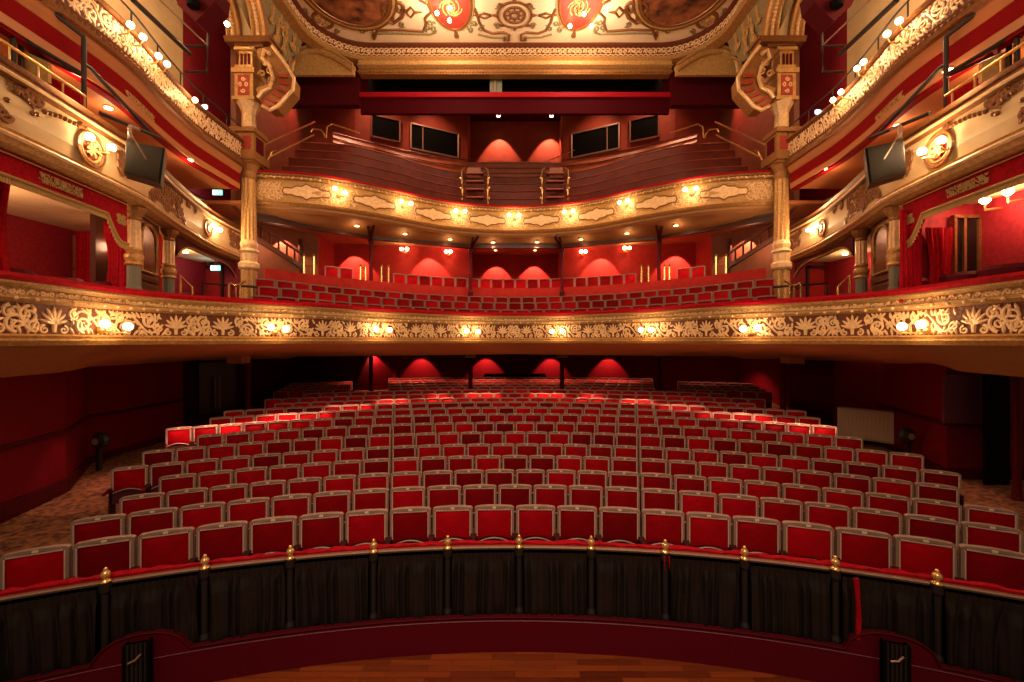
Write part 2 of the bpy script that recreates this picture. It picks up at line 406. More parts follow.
mb.prism([(x, y, EYE - .56) for x, y in pl], (0, 0, .1)); struct('ceiling_stalls_rear', mb, 'maroon', 'dark ceiling over the rear stalls', 'ceiling')

# dress circle floor slab (hides the void behind the rail)
mb = MB(); vs = []; fs = []
DC = [(0.0, .0), (.1, .0), (1.15, .18), (1.95, .5), (2.75, .8), (3.2, .8)]
for i in range(n + 1):
    p, nn = DRESS.frame(DRESS.len * i / n)
    for d, z in DC: vs.append((p.x - nn.x * d, p.y - nn.y * d, EYE + z + .18))
k = len(DC)
for i in range(n):
    for j in range(k - 1): fs.append((i * k + j, i * k + j + 1, (i + 1) * k + j + 1, (i + 1) * k + j))
mb.add(vs, fs); struct('floor_dress_circle', mb, 'wall_dark', 'stepped dark red floor of the dress circle', 'floor')

# dress circle: parapet wall behind the third row, floor behind and back walls
u0 = DRESS.upx(262); u1 = DRESS.len - u0
PW = DRESS.cut(u0, u1).offset(-3.25); PW = Curve([p for p in PW.pts if 262 < p[0] / p[1] * F + CX < 768], .12)
mb = MB(); mb.sweep(PW.pts, PW.nrm, [(0, EYE + .6), (0, EYE + 2.2), (-.12, EYE + 2.2), (-.12, EYE + .6)]); struct('wall_dress_circle', mb, 'wall_brick', 'low red brown wall behind the dress circle rows')
mb = MB(); vs = []; fs = []
for i in range(PW.n + 1):
    p, nn = PW.pts[i], PW.nrm[i]
    for d, z in ((.12, 1.77), (3.6, 1.80)): vs.append((p[0] - nn[0] * d, p[1] - nn[1] * d, EYE + z))
for i in range(PW.n): fs.append((2 * i, 2 * i + 1, 2 * i + 3, 2 * i + 2))
mb.add(vs, fs); struct('floor_dress_circle_rear', mb, 'wall_dark', 'dark raised floor at the back of the dress circle', 'floor')
DB = [(-10.4, 14.2), (-8.05, 17.2), (-8.0, 18.6), (-2.15, 19.5), (-2.15, 21.3), (2.15, 21.3), (2.15, 19.5), (8.0, 18.6), (8.05, 17.2), (10.4, 14.2)]
mb = MB(); wallseg(mb, DB[1:-1], EYE + .4, EYE + 4.4); struct('wall_dress_back', mb, 'wall_brick', 'red panelled back wall of the dress circle')
for sg, nm in ((-1, 'left'), (1, 'right')):
    q = [(-10.4, 14.2), (-8.05, 17.2)] if sg < 0 else [(8.05, 17.2), (10.4, 14.2)]
    mb = MB(); wallseg(mb, q, EYE + .2, EYE + 4.3); struct('wall_stair_' + nm, mb, 'brown_wall', 'red brown wall behind the %s-hand staircase' % nm)
# upper circle underside
BM = [(-8.3, 13.1), (-5.4, 15.7), (-1.85, 17.2), (1.85, 17.2), (5.4, 15.7), (8.3, 13.1)]
bmc = Curve(BM, .12)
mb = MB(); vs = []; fs = []
for i in range(n + 1):
    p, nn = UPPER.frame(UPPER.len * i / n); q = bmc._at(bmc.len * i / n)
    vs += [(p.x - nn.x * .05, p.y - nn.y * .05, EYE + 4.2), ((p.x + q[0]) / 2, (p.y + q[1]) / 2 + .15, EYE + 4.0), (q[0], q[1] + .25, EYE + 3.86)]
for i in range(n):
    for j in range(2): fs.append((i * 3 + j, i * 3 + j + 1, i * 3 + j + 4, i * 3 + j + 3))
mb.add(vs, fs); struct('ceiling_dress_circle', mb, 'soffit', 'tan plaster underside of the upper circle', 'ceiling')
mb = MB(); mb.prism([(-8.3, 13.2, EYE + 4.32), (-5.4, 15.9, EYE + 4.32), (-1.85, 17.35, EYE + 4.32), (1.85, 17.35, EYE + 4.32), (5.4, 15.9, EYE + 4.32), (8.3, 13.2, EYE + 4.32), (11, 13.2, EYE + 4.32), (11, 22, EYE + 4.32), (-11, 22, EYE + 4.32), (-11, 13.2, EYE + 4.32)], (0, 0, .1))
struct('ceiling_dress_rear', mb, 'soffit_orange', 'orange brown ceiling at the back of the dress circle', 'ceiling')
mb = MB()
for a, b in zip(BM, BM[1:]):
    mb.bar((a[0], a[1] + .05, EYE + 3.88), (b[0], b[1] + .05, EYE + 3.88), .2, .16)
    mb.bar((a[0], a[1] - .08, EYE + 3.99), (b[0], b[1] - .08, EYE + 3.99), .07, .07)
mb.build('trim_3', 'wood_dark', kind='structure', label='dark beam carried by the dress circle posts', category='trim')

# outer side walls of all upper levels, with the box back walls
for sg, nm in ((-1, 'left'), (1, 'right')):
    mb = MB()
    q = [(sg * 10.45, 3.0), (sg * 10.45, 14.3)]
    if sg > 0: q = q[::-1]
    if sg > 0: wallseg(mb, [(8.8, 8.05), (8.8, 3.0)], EYE + .1, EYE + 2.62, 'damask')
    wallseg(mb, q, EYE - .1, EYE + 2.95, 'damask'); wallseg(mb, q, EYE + 2.95, EYE + 4.6, 'wall_brick')
    struct('wall_box_' + nm, mb, 'damask', 'crimson damask wall at the back of the %s boxes' % nm)
    mb = MB(); q = [(sg * 10.2, 3.0), (sg * 10.2, 12.9)]
    if sg > 0: q = q[::-1]
    wallseg(mb, q, EYE + 4.7, EYE + 13.5, 'cream')
    q = [(sg * 10.2, 12.9), (sg * 10.2, 15.5), (sg * 9.5, 15.6), (sg * 9.5, 20.0)]
    if sg > 0: q = q[::-1]
    wallseg(mb, q[:2] if sg < 0 else q[2:], EYE + 4.7, EYE + 14, 'damask')
    struct('wall_gallery_' + nm, mb, 'cream', 'cream and crimson side wall above the %s gallery front' % nm)
    mb = MB(); q = [(sg * 8.9, 13.4), (sg * 9.7, 15.6), (sg * 9.7, 20.0)]
    if sg > 0: q = q[::-1]
    wallseg(mb, q, EYE + 4.3, EYE + 14, 'brown_wall'); struct('wall_upper_' + nm, mb, 'brown_wall', 'brown side wall beside the %s of the upper circle' % nm)
    # box floor / ceiling slabs between the front and the wall
    for z0, z1, cur, m, lab, nm2 in ((2.62, 2.80, PARL[sg], 'cream', 'cream ceiling of the boxes on the %s' % nm, 'ceiling_box_'), (4.60, 4.75, GALL[sg], 'soffit_orange', 'orange brown underside of the %s gallery' % nm, 'ceiling_gallery_')):
        pts = [(p[0] - q_[0] * .06, p[1] - q_[1] * .06) for p, q_ in zip(cur.pts, cur.nrm)]
        far = [(sg * 10.5, cur.pts[-1 if sg < 0 else 0][1]), (sg * 10.5, 3.0)]
        poly = pts + far if sg < 0 else pts + far[::-1]
        mb = MB(); k = len(pts); vs = []
        for p in pts: vs += [(p[0], p[1], EYE + z0), (sg * 10.5, p[1], EYE + z0), (p[0], p[1], EYE + z1), (sg * 10.5, p[1], EYE + z1)]
        fs = []
        for i in range(k - 1): fs += [(4 * i, 4 * i + 1, 4 * i + 5, 4 * i + 4), (4 * i + 2, 4 * i + 3, 4 * i + 7, 4 * i + 6), (4 * i, 4 * i + 4, 4 * i + 6, 4 * i + 2)]
        mb.add(vs, fs); struct(nm2 + nm, mb, m, lab, 'ceiling')

# gallery back walls, terrace, ceiling
GB = [(-9.7, 20.0), (-7.7, 20.2), (-2.55, 22.8), (-2.55, 24.2), (2.55, 24.2), (2.55, 22.8), (7.7, 20.2), (9.7, 20.0)]
mb = MB(); wallseg(mb, GB, EYE + 5, EYE + 14); struct('wall_gallery_back', mb, 'gallery_wall', 'dark red back wall above the upper circle with control windows')
mb = MB(); mb.box((0, 21.2, EYE + 12.75), (20, 8.8, .2)); struct('ceiling_gallery_rear', mb, 'maroon', 'dark maroon ceiling over the rear upper circle', 'ceiling')
mb = MB(); NS = 8
UE = UPPER.cut(0.05, UPPER.len - .05)
vs = []; fs = []
prof = [(0.0, 4.6), (.55, 4.6)]; NS = 6
for k_ in range(NS): prof += [(.55 + k_ * .52, 4.6 + (k_ + 1) * .52), (.55 + (k_ + 1) * .52, 4.6 + (k_ + 1) * .52)]
for i in range(n + 1):
    p, nn = UE.frame(UE.len * i / n)
    for d, z in prof:
        x, y = p.x - nn.x * d * .55, p.y - nn.y * d
        vs.append((max(-9.6, min(9.6, x)), y, EYE + z))
k = len(prof)
for i in range(n):
    for j in range(k - 1): fs.append((i * k + j, i * k + j + 1, (i + 1) * k + j + 1, (i + 1) * k + j))
mb.add(vs, fs); struct('floor_upper_circle', mb, 'wood_gallery', 'dark wooden stepped terrace of the upper circle', 'floor')
mb = MB(); mb.box((0, 20.75, EYE + 8.15), (4.6, .12, 1.15)); mb.box((0, 20.72, EYE + 8.75), (4.7, .2, .06), 'wood_pink')
for i in range(4): mb.box((0, 20.68, EYE + 7.75 + i * .25), (4.6, .03, .04), 'wood_gallery')
struct('wall_upper_centre', mb, 'wood_dark_red', 'low dark red boarded wall in front of the rear recess')
# step edges in lighter wood, their highlight put into the colour
nos = MB()
for k_ in range(NS):
    pts = []
    for i in range(0, n + 1, 2):
        p, nn = UE.frame(UE.len * i / n); d = .55 + k_ * .52 - .02; pts.append((max(-9.5, min(9.5, p.x - nn.x * d * .55)), p.y - nn.y * d, EYE + 4.6 + (k_ + 1) * .52))
    nos.tube(pts, .022, 4)
nos.build('trim_4', 'wood_pink', kind='structure', label='lighter highlight edges of the upper circle steps', category='trim')

# bulkhead, slot and beam above the gallery
BY = 16.75
mb = MB(); mb.box((0, BY + .45, EYE + (341 - 99.5) / F * BY), (12.6, .14, .70), 'beam_dark'); mb.box((0, BY + .32, EYE + (341 - 90.5) / F * BY), (12.6, .12, .19), 'beam_red'); struct('trim_5', mb, 'beam_red', 'deep red beam crossing above the upper circle', 'beam')
mb = MB(); mb.box((0, BY + 1.4, EYE + 10.9), (12.6, .2, 2.2)); struct('wall_slot', mb, 'black', 'black back of the lighting slot under the ceiling')
for sg, nm in ((-1, 'left'), (1, 'right')):
    mb = MB(); mb.box((sg * 7.75, BY + .3, EYE + (341 - 87) / F * BY), (2.9, .3, 1.25)); struct('wall_bulkhead_' + nm, mb, 'maroon', 'dark maroon bulkhead beside the %s end of the red beam' % nm)

# ================================================================ CEILING
HC = 11.8
def cp(px, py):                                            # point of the flat ceiling seen under a bearing
    D = HC * F / (CY - py); return Vector(((px - CX) / F * D, D, EYE + HC))
def rpath(lx, D1, r, D0=3.0, k=10):
    pts = [(-lx, D0 + (D1 - r - D0) * i / 8) for i in range(8)]
    pts += [(-lx + r - r * cos(pi / 2 * i / k), D1 - r + r * sin(pi / 2 * i / k)) for i in range(k + 1)]
    pts += [((-lx + r) * (1 - i / 6), D1) for i in range(1, 7)]
    return mirror(pts)
CF = Curve(rpath(7.65, 16.7, 1.9), .12, 2)
mb = MB(); k = len(CF.pts); mb.add([(p[0], p[1], EYE + HC) for p in CF.pts], [tuple(range(k))])
mb.prism([(-7.7, 3, EYE + HC + .02), (7.7, 3, EYE + HC + .02), (7.7, 16.8, EYE + HC + .02), (-7.7, 16.8, EYE + HC + .02)], (0, 0, .1))
struct('ceiling', mb, 'cream_ceiling', 'cream painted ceiling with gilded ornament', 'ceiling')
cf = thing('ceiling_frame', 'gilded rounded rectangular moulding framing the cream painted ceiling', 'cornice', (0, 0, 0))
mb = MB(); mb.sweep(CF.pts, CF.nrm, [(.10, EYE + 11.8), (.12, EYE + 11.72), (-.02, EYE + 11.68), (-.02, EYE + 11.3), (-.4, EYE + 11.3), (-.4, EYE + 11.8)], 'relief_ground'); mb.build('egg_band', 'relief_ground', cf)
mb = MB(); N_ = int(CF.len / .2)
for i in range(N_):
    u = CF.len * (i + .5) / N_; p, nn = CF.frame(u)
    if p.y < 10.5: continue
    carve(mb, CF, [(spiral(u, .20, .085, 1.1, i, 1 if i % 2 else -1, 9), [.024] * 10), ([(u - .1, .04), (u, .09), (u + .1, .04)], [.02] * 3), ([(u - .1, .33), (u, .28), (u + .1, .33)], [.02] * 3), leaf(u + .1, .14, 1.2, .14, .03)], EYE + 11.33, -.02)
mb.build('egg_ornament', 'gold_light', cf)
mb = MB(); mb.sweep(CF.pts, CF.nrm, [(.12, EYE + 11.26), (.15, EYE + 11.2), (.05, EYE + 11.14), (-.4, EYE + 11.14), (-.4, EYE + 11.32), (0, EYE + 11.32)]); mb.build('lower_moulding', 'gold', cf, smooth=False)
sp_ = [(p, q) for p, q in zip(CF.pts, CF.nrm) if abs(p[0]) < 6.3 and p[1] > 14]; SPp = [(p[0], 16.7) for p, q in sp_]; SPn = [(0, -1)] * len(SPp)
mb = MB(); mb.sweep(SPp, SPn, [(.03, EYE + 11.16), (.0, EYE + 11.02), (.12, EYE + 10.94), (.14, EYE + 10.9), (.02, EYE + 10.86), (-.1, EYE + 10.84), (-.4, EYE + 10.84), (-.4, EYE + 11.16)]); mb.build('straight_cornice', 'gold', cf)
mb = MB(); mb.sweep(SPp, SPn, [(-.08, EYE + 10.85), (-.08, EYE + 10.66), (-.4, EYE + 10.66), (-.4, EYE + 10.85)])
for i in range(97): mb.box((-6.24 + .13 * i, 16.76, EYE + 10.75), (.07, .07, .1), 'gold_dark')
mb.build('dentil_band', 'relief_ground', cf)

# ceiling ornaments: strands lie on the flat ceiling
DN = Vector((0, 0, -1))
def cstroke(mb, pix, r, m=None, sym=True):
    for s_ in ((1, -1) if sym else (1,)):
        q = [cp(x, y) for x, y in pix]
        if s_ < 0: q = [Vector((-p.x, p.y, p.z)) for p in q]
        mb.stroke(q, DN, r, m)
def ell(cx, cy, rx, ry, k=40, a0=0, a1=2 * pi): return [(cx + rx * cos(a0 + (a1 - a0) * i / k), cy + ry * sin(a0 + (a1 - a0) * i / k)) for i in range(k + 1)]
def ring(c, rx, ry, r, m=None, mb=None, k=44):
    mb.stroke([Vector((c.x + rx * cos(2 * pi * i / k), c.y + ry * sin(2 * pi * i / k), c.z)) for i in range(k + 1)], DN, r, m)
for sg, nm in ((-1, 'left'), (1, 'right')):
    c = cp(345, -12); c = Vector((sg * abs(c.x), c.y, c.z - .01)); rx, ry = 1.42, 1.65
    t = thing('ceiling_painting', 'dark oval painting in a gilt rope frame on the ceiling at %s' % nm, 'painting', (0, 0, 0))
    mb = MB(); mb.prism([(c.x + rx * cos(2 * pi * i / 44), c.y + ry * sin(2 * pi * i / 44), c.z) for i in range(44)][::-1], (0, 0, -.03)); mb.build('canvas', 'painting', t)
    mb = MB(); ring(c, rx, ry, .07, 'bronze', mb); ring(c, rx + .12, ry + .12, .06, 'gold', mb); ring(c, rx + .22, ry + .22, .05, 'bronze', mb); mb.build('frame', 'gold', t)
    r_ = cp(323, 20); r_ = Vector((sg * abs(r_.x), r_.y, r_.z))
    t = thing('ceiling_rosette', 'round gilt rosette at the corner of the %s ceiling painting' % nm, 'rosette')
    mb = MB(); ring(r_, .33, .36, .06, 'bronze', mb, 20)
    for i in range(12):
        a = 2 * pi * i / 12; mb.stroke([r_ + Vector((cos(a) * .07, sin(a) * .07, 0)), r_ + Vector((cos(a) * .27, sin(a) * .27, 0))], DN, [.02, .045], 'gold')
    mb.build('petals', 'gold', t)
    # red oval with lamp cluster
    c = cp(450, 2); c = Vector((sg * abs(c.x), c.y - .1, c.z - .01)); rx, ry = .72, 1.35
    t = thing('ceiling_cartouche', 'red oval ceiling cartouche with gilt rim behind the %s lamp cluster' % nm, 'cartouche')
    mb = MB(); mb.prism([(c.x + rx * cos(2 * pi * i / 36), c.y + ry * sin(2 * pi * i / 36), c.z) for i in range(36)][::-1], (0, 0, -.03)); mb.build('red_panel', 'red_oval', t)
    mb = MB(); ring(c, rx, ry, .06, 'bronze', mb, 36); ring(c, rx + .1, ry + .1, .03, 'gold', mb, 36)
    mb.stroke([c + Vector((0, ry + .05, 0)), c + Vector((.0, ry + .38, 0))], DN, [.04, .1], 'bronze'); mb.build('rim', 'bronze', t)
    mb = MB()
    for a in range(6):
        an = 2 * pi * a / 6; q = spiral(0, 0, .3, .8, an, 1, 10); mb.stroke([c + Vector((x + .1 * cos(an), y * 1.3 + .3, -.03)) for x, y in q], DN, .03, 'gold')
    mb.build('scrollwork', 'gold', t)
    lt = thing('ceiling_lamp', 'cluster of three bare bulbs on the %s red ceiling oval' % nm, 'lamp')
    trio = [(437, 13), (450, 8), (449.5, 20.5)] if sg < 0 else [(570, 26), (584, 14), (591.5, 26)]
    mb = MB()
    for q in trio:
        p = cp(*q); p.z -= .22; D_ = (p.z - EYE) * F / (CY - q[1]); p = P(q[0], q[1], D_)
        b = MB(); b.sphere(p, .075, n=10); b.build('bulb', 'bulb', lt); mb.tube([p + Vector((0, 0, .05)), (p.x, p.y, EYE + HC - .02)], .02, 5)
        light('bulb_light', 'POINT', p - Vector((0, .45, .7)), 95, (1, .72, .46), .08)
    mb.build('stem', 'brass', lt)
orn = thing('ceiling_scrollwork', 'bronze and gilt scroll ornament running across the cream ceiling', 'plaster ornament')
mb = MB()
cstroke(mb, [(372, 31), (376, 35), (374, 39), (373, 36), (378, 30), (400, 29.5), (423, 31), (426, 24), (425, 18), (431, 12), (428, 4), (420, 0), (416, -6)], .055)
cstroke(mb, [(474, 8), (477, 15), (479, 22), (484, 30), (492, 33), (504, 32), (509, 34), (509, 40), (504, 40), (505, 36)], .055)
for cx, cy in ((393, 12),):
    cstroke(mb, spiral(cx - 6, cy - 4, 7, 1.2, 0, -1, 16), .07); cstroke(mb, spiral(cx + 6, cy - 4, 7, 1.2, pi, 1, 16), .07)
    cstroke(mb, [(cx - 12, cy - 4), (cx - 9, cy + 5), (cx, cy + 11), (cx + 9, cy + 5), (cx + 12, cy - 4)], .07)
    cstroke(mb, [(cx + 13, cy), (cx + 18, cy - 5), (cx + 22, cy), (cx + 18, cy + 5), (cx + 13, cy)], .05); cstroke(mb, [(cx + 22, cy), (cx + 29, cy)], [.06, .02])
    cstroke(mb, [(cx, cy - 8), (cx, cy + 8)], .06)
# centre rosette
cc = cp(514.5, 15)
for rr, wd in ((.62, .05), (.38, .05), (.16, .06)): ring(cc, rr, rr * .95, wd, None, mb, 28)
for i in range(8):
    a = 2 * pi * i / 8; mb.stroke([cc + Vector((cos(a) * .2, sin(a) * .2, 0)), cc + Vector((cos(a) * .36, sin(a) * .36, 0))], DN, .04); mb.stroke([cc + Vector((cos(a) * .64, sin(a) * .64, 0)), cc + Vector((cos(a) * .8, sin(a) * .76, 0))], DN, [.08, .03])
cstroke(mb, [(491, 15), (484, 13), (478, 15), (484, 18), (491, 15)], .05); cstroke(mb, [(478, 15), (471, 15)], [.05, .02])
mb.build('bronze_scroll', 'bronze', orn)
mb = MB()
cstroke(mb, [(374, 34), (384, 33), (400, 33), (430, 34), (436, 32)], .045); cstroke(mb, [(478, 34), (490, 37), (508, 37.5)], .045)
for x0, y0, a in ((430, 22, 0), (434, 28, 1), (428, 28, 2), (474, 24, 3), (470, 30, 4), (480, 28, 5), (362, 30, 0), (338, 31, 2), (306, 10, 1), (384, 23, 3), (402, 24, 1), (500, 6, 2), (497, 26, 4)):
    cstroke(mb, spiral(x0, y0, 3.2, 1.1, a, 1, 10), .04); cstroke(mb, [(x0, y0), (x0 + 4 * cos(a), y0 + 3 * sin(a)), (x0 + 7 * cos(a + .5), y0 + 4 * sin(a + .5))], [.03, .06, .01])
mb.build('olive_scroll', 'olive', orn)

# arches over the main columns, pendentives, small corner arches
for sg, nm in ((-1, 'left'), (1, 'right')):
    t = thing('column_arch', 'pair of gilded ribs springing from the top of the %s main column' % nm, 'arch')
    for lat, wd, m in ((8.62, .34, 'gold_dark'), (7.85, .34, 'gold_dark')):
        mb = MB(); seg = []
        for i in range(13):
            a = pi / 2 * i / 12; seg.append(Vector((sg * lat, 13.0 - 4.2 * (1 - cos(a)), EYE + 9.35 + 2.3 * sin(a))))
        for a, b in zip(seg, seg[1:]): mb.bar(a, b, wd, .3)
        mb.build('rib', m, t)
        mb = MB()
        for e in (-1, 1): mb.tube([p + Vector((sg * e * wd * .5, -.16, -.02)) for p in seg], .045, 6)
        mb.build('rib_moulding', 'gold', t)
        mb = MB()
        for a in range(0, 40):
            an = pi / 2 * a / 40; p = Vector((sg * lat, 13.0 - 4.2 * (1 - cos(an)) - .17, EYE + 9.35 + 2.3 * sin(an) - .05)); mb.sphere(p, .055, n=6)
        mb.build('beads', 'gold_light', t)
    mb = MB(); vs = []
    for i in range(13):
        a = pi / 2 * i / 12; y = 13.05 - 4.2 * (1 - cos(a)); z = EYE + 9.45 + 2.3 * sin(a); vs += [(sg * 7.9, y, z), (sg * 8.55, y, z)]
    mb.add(vs, [(2 * i, 2 * i + 1, 2 * i + 3, 2 * i + 2) for i in range(12)]); mb.build('arch_soffit', 'cream', t)
    # pendentive between rib and ceiling frame
    t = thing('pendentive', 'olive and gilt ornamented panel between ceiling frame and %s arch' % nm, 'plaster ornament')
    mb = MB(); A = []; B = []
    for i in range(15):
        q = i / 14; y = 10.5 + 5.2 * q
        A.append(Vector((sg * 7.95, y, EYE + 11.2)))
        tb = [(10.4, 10.85), (11.5, 10.4), (12.6, 9.7), (13, 9.4), (14, 9.63), (15, 9.96), (15.3, 10.4), (15.8, 10.75), (17, 10.95)]
        zb = [z0 + (z1 - z0) * (y - y0) / (y1 - y0) for (y0, z0), (y1, z1) in zip(tb, tb[1:]) if y0 <= y <= y1][0]
        B.append(Vector((sg * 8.1, y, EYE + min(zb, 11.15))))
    mb.add(A + B, [(i, i + 1, 16 + i, 15 + i) for i in range(14)]); mb.build('ground', 'olive', t)
    mb = MB()
    for i, (px, py, r) in enumerate(((279, 22, 5), (284, 36, 6), (275, 38, 5), (292, 46, 5), (300, 40, 4), (282, 50, 4), (270, 20, 3), (272, 50, 3), (308, 50, 4))):
        D = 8.02 * F / (515 - px); q = spiral(0, 0, r / F * D, 1.2, i, 1 if i % 2 else -1, 14)
        pts = [Vector((sg * 7.98, D + x, EYE + (341 - py) / F * D + y)) for x, y in q]; mb.stroke(pts, Vector((-sg, 0, 0)), .045)
        mb.stroke([Vector((sg * 7.98, D, EYE + (341 - py) / F * D)), Vector((sg * 7.98, D + .1, EYE + (341 - py) / F * D + .5))], Vector((-sg, 0, 0)), [.03, .08])
    mb.build('relief', 'gold', t)
    t = thing('corner_arch', 'small gilt arch over a tan panel beside the %s end of the beam' % nm, 'arch')
    Dq = 16.1; pts = [P(x, y, Dq) for x, y in ((290, 72), (292, 62), (298, 55), (308, 51.5), (320, 52), (332, 56), (344, 63), (354, 70))]
    pts = [Vector((sg * abs(p.x), p.y, p.z)) for p in pts]
    mb = MB(); mb.tube(pts, .13, 8); mb.tube([p + Vector((0, -.1, .14)) for p in pts], .05, 6); mb.build('arch_moulding', 'gold', t)
    mb = MB(); fl = pts + [Vector((pts[-1].x, Dq, EYE + (341 - 75) / F * Dq)), Vector((pts[0].x, Dq, EYE + (341 - 75) / F * Dq))]; mb.prism(fl, (0, .12, 0)); mb.build('arch_panel', 'ochre', t)

# ================================================================ BALCONY FRONTS
def lamp_pair(px1, py1, px2, py2, D, label, grp, energy, inward=None, r=.055, cur=None, off=.2):
    Ds = [D, D] if cur is None else [cur.frame(cur.upx(q))[0].y - off for q in (px1, px2)]
    t = thing('wall_lamp', label, 'lamp', group=grp)
    for px, py, D_ in ((px1, py1, Ds[0]), (px2, py2, Ds[1])):
        p = P(px, py, D_); b = MB(); b.sphere(p, r, n=10); b.build('bulb', 'bulb', t)
    a, b_ = P(px1, py1, Ds[0]), P(px2, py2, Ds[1]); mid = (a + b_) / 2
    back = Vector((0, .28, 0)) if inward is None else Vector(inward) * -.28
    mb = MB(); base = mid + back + Vector((0, 0, -.08)); mb.sphere(base, .07, n=8)
    for q in (a, b_): mb.tube([base, (base + q) / 2 + Vector((0, 0, -.08)), q + Vector((0, 0, -.11)), q + Vector((0, 0, -.03))], .014, 5); mb.lathe(q + Vector((0, 0, -.09)), [(.01, 0), (.035, .015), (.03, .04)], 8)
    mb.build('bracket', 'brass', t)
    light('lamp_light', 'POINT', mid - back * .55 + Vector((0, 0, .02)), energy, (1, .62, .30), .07)
    return t
DL = [((105, 324), (128, 326.5)), ((271, 327.5), (286, 329)), ((376, 329.5), (389.5, 330)), ((467, 331), (478, 331.5)), ((552, 331.5), (562, 331)), ((641, 330), (651, 330)), ((743, 329), (757.5, 328)), ((902, 326.5), (921, 324.5))]
def front(name, label, cur, zt, zv, zf0, zf1, zb, vel=True):
    t = thing(name, label, 'balcony front')
    E = EYE
    if vel:
        mb = MB(); mb.sweep(cur.pts, cur.nrm, [(.14, E + zv), (.17, E + (zv + zt) / 2), (.13, E + zt), (-.22, E + zt + .01), (-.26, E + zv), (-.2, E + zv - .1), (0, E + zv - .1)]); mb.build('velvet_rail', 'velvet_rail', t)
    H = zv - zf1
    mb = MB(); mb.sweep(cur.pts, cur.nrm, [(.13, E + zv), (.16, E + zv - .04 * H / .3), (.10, E + zv - .08 * H / .3), (.05, E + zv - .10 * H / .3), (.05, E + zf1 + .12 * H / .3), (.13, E + zf1 + .09 * H / .3), (.13, E + zf1 + .05 * H / .3), (.03, E + zf1), (-.1, E + zf1), (-.1, E + zv)]); mb.build('cornice', 'cornice_gold', t)
    mb = MB(); k = int(cur.len / .13)
    for i in range(k):
        u = cur.len * (i + .5) / k; zc = (zv + zf1) / 2 - E * 0
        pts, rad = leaf(u, 0, .6 if i % 2 else pi - .6, .07, .02)
        carve(mb, cur, [(spiral(u, H * .5, H * .15, 1.1, i, 1 if i % 2 else -1, 7), [.02] * 8), leaf(u + .05, H * .3, 1.2, H * .3, .02)], E + zf1, .055)
        if i % 2 == 0:
            p, nn = cur.frame(u); mb.sphere(p + nn * .13 + Vector((0, 0, E + zf1 + .05 * H / .3)), .028, n=5)
    mb.build('cornice_carving', 'gold_light', t)
    mb = MB(); mb.sweep(cur.pts, cur.nrm, [(.0, E + zf1 + .01), (.0, E + zf0), (-.1, E + zf0), (-.1, E + zf1 + .01)]); mb.build('frieze', 'relief_ground', t)
    mb = MB(); mb.sweep(cur.pts, cur.nrm, [(.03, E + zf0 + .02), (.09, E + zf0 - .01), (.06, E + zf0 - .05), (.10, E + (zf0 + zb) / 2), (.05, E + zb), (-.25, E + zb), (-.1, E + zf0 + .02)]); mb.build('lower_moulding', 'gold', t)
    return t
dc = front('dress_circle_balustrade', 'long curved dress circle front with gilt acanthus frieze and red velvet rail', DRESS, .96, .85, .085, .555, -.07)
rnd = random.Random(3)
mb = MB(); us = [DRESS.upx((a[0] + b[0]) / 2) for a, b in DL]; us = [us[0] - (us[1] - us[0])] + us + [us[-1] + (us[1] - us[0])]
Hf = .46
for a, b in zip(us, us[1:]):
    L = b - a
    c1, c2 = a + L * .36, a + L * .64
    for c in (c1, c2):
        if c > 0: carve(mb, DRESS, palmette(c, 0, Hf), EYE + .095, .0)
    segs = [(a - .0, c1 - .24), (c1 + .24, c2 - .24), (c2 + .24, b)]
    for s0, s1 in segs:
        kk = max(1, round((s1 - s0) / .6))
        for i in range(kk):
            q0 = s0 + (s1 - s0) * i / kk; q1 = s0 + (s1 - s0) * (i + 1) / kk
            if q0 > 0 and q1 < DRESS.len: carve(mb, DRESS, scrolls(q0, q1, 0, Hf, rnd), EYE + .095, .0)
mb.build('acanthus_carving', 'gold_light', dc)
for i, (a, b) in enumerate(DL):
    p, nn = DRESS.frame(DRESS.upx((a[0] + b[0]) / 2)); 
    lamp_pair(*a, *b, p.y + nn.y * .30, 'twin bulb lamp on the dress circle front, %s from the left' % ordn(i + 1), 'dress circle front lamps', 24, nn, r=.07, cur=DRESS, off=.32)

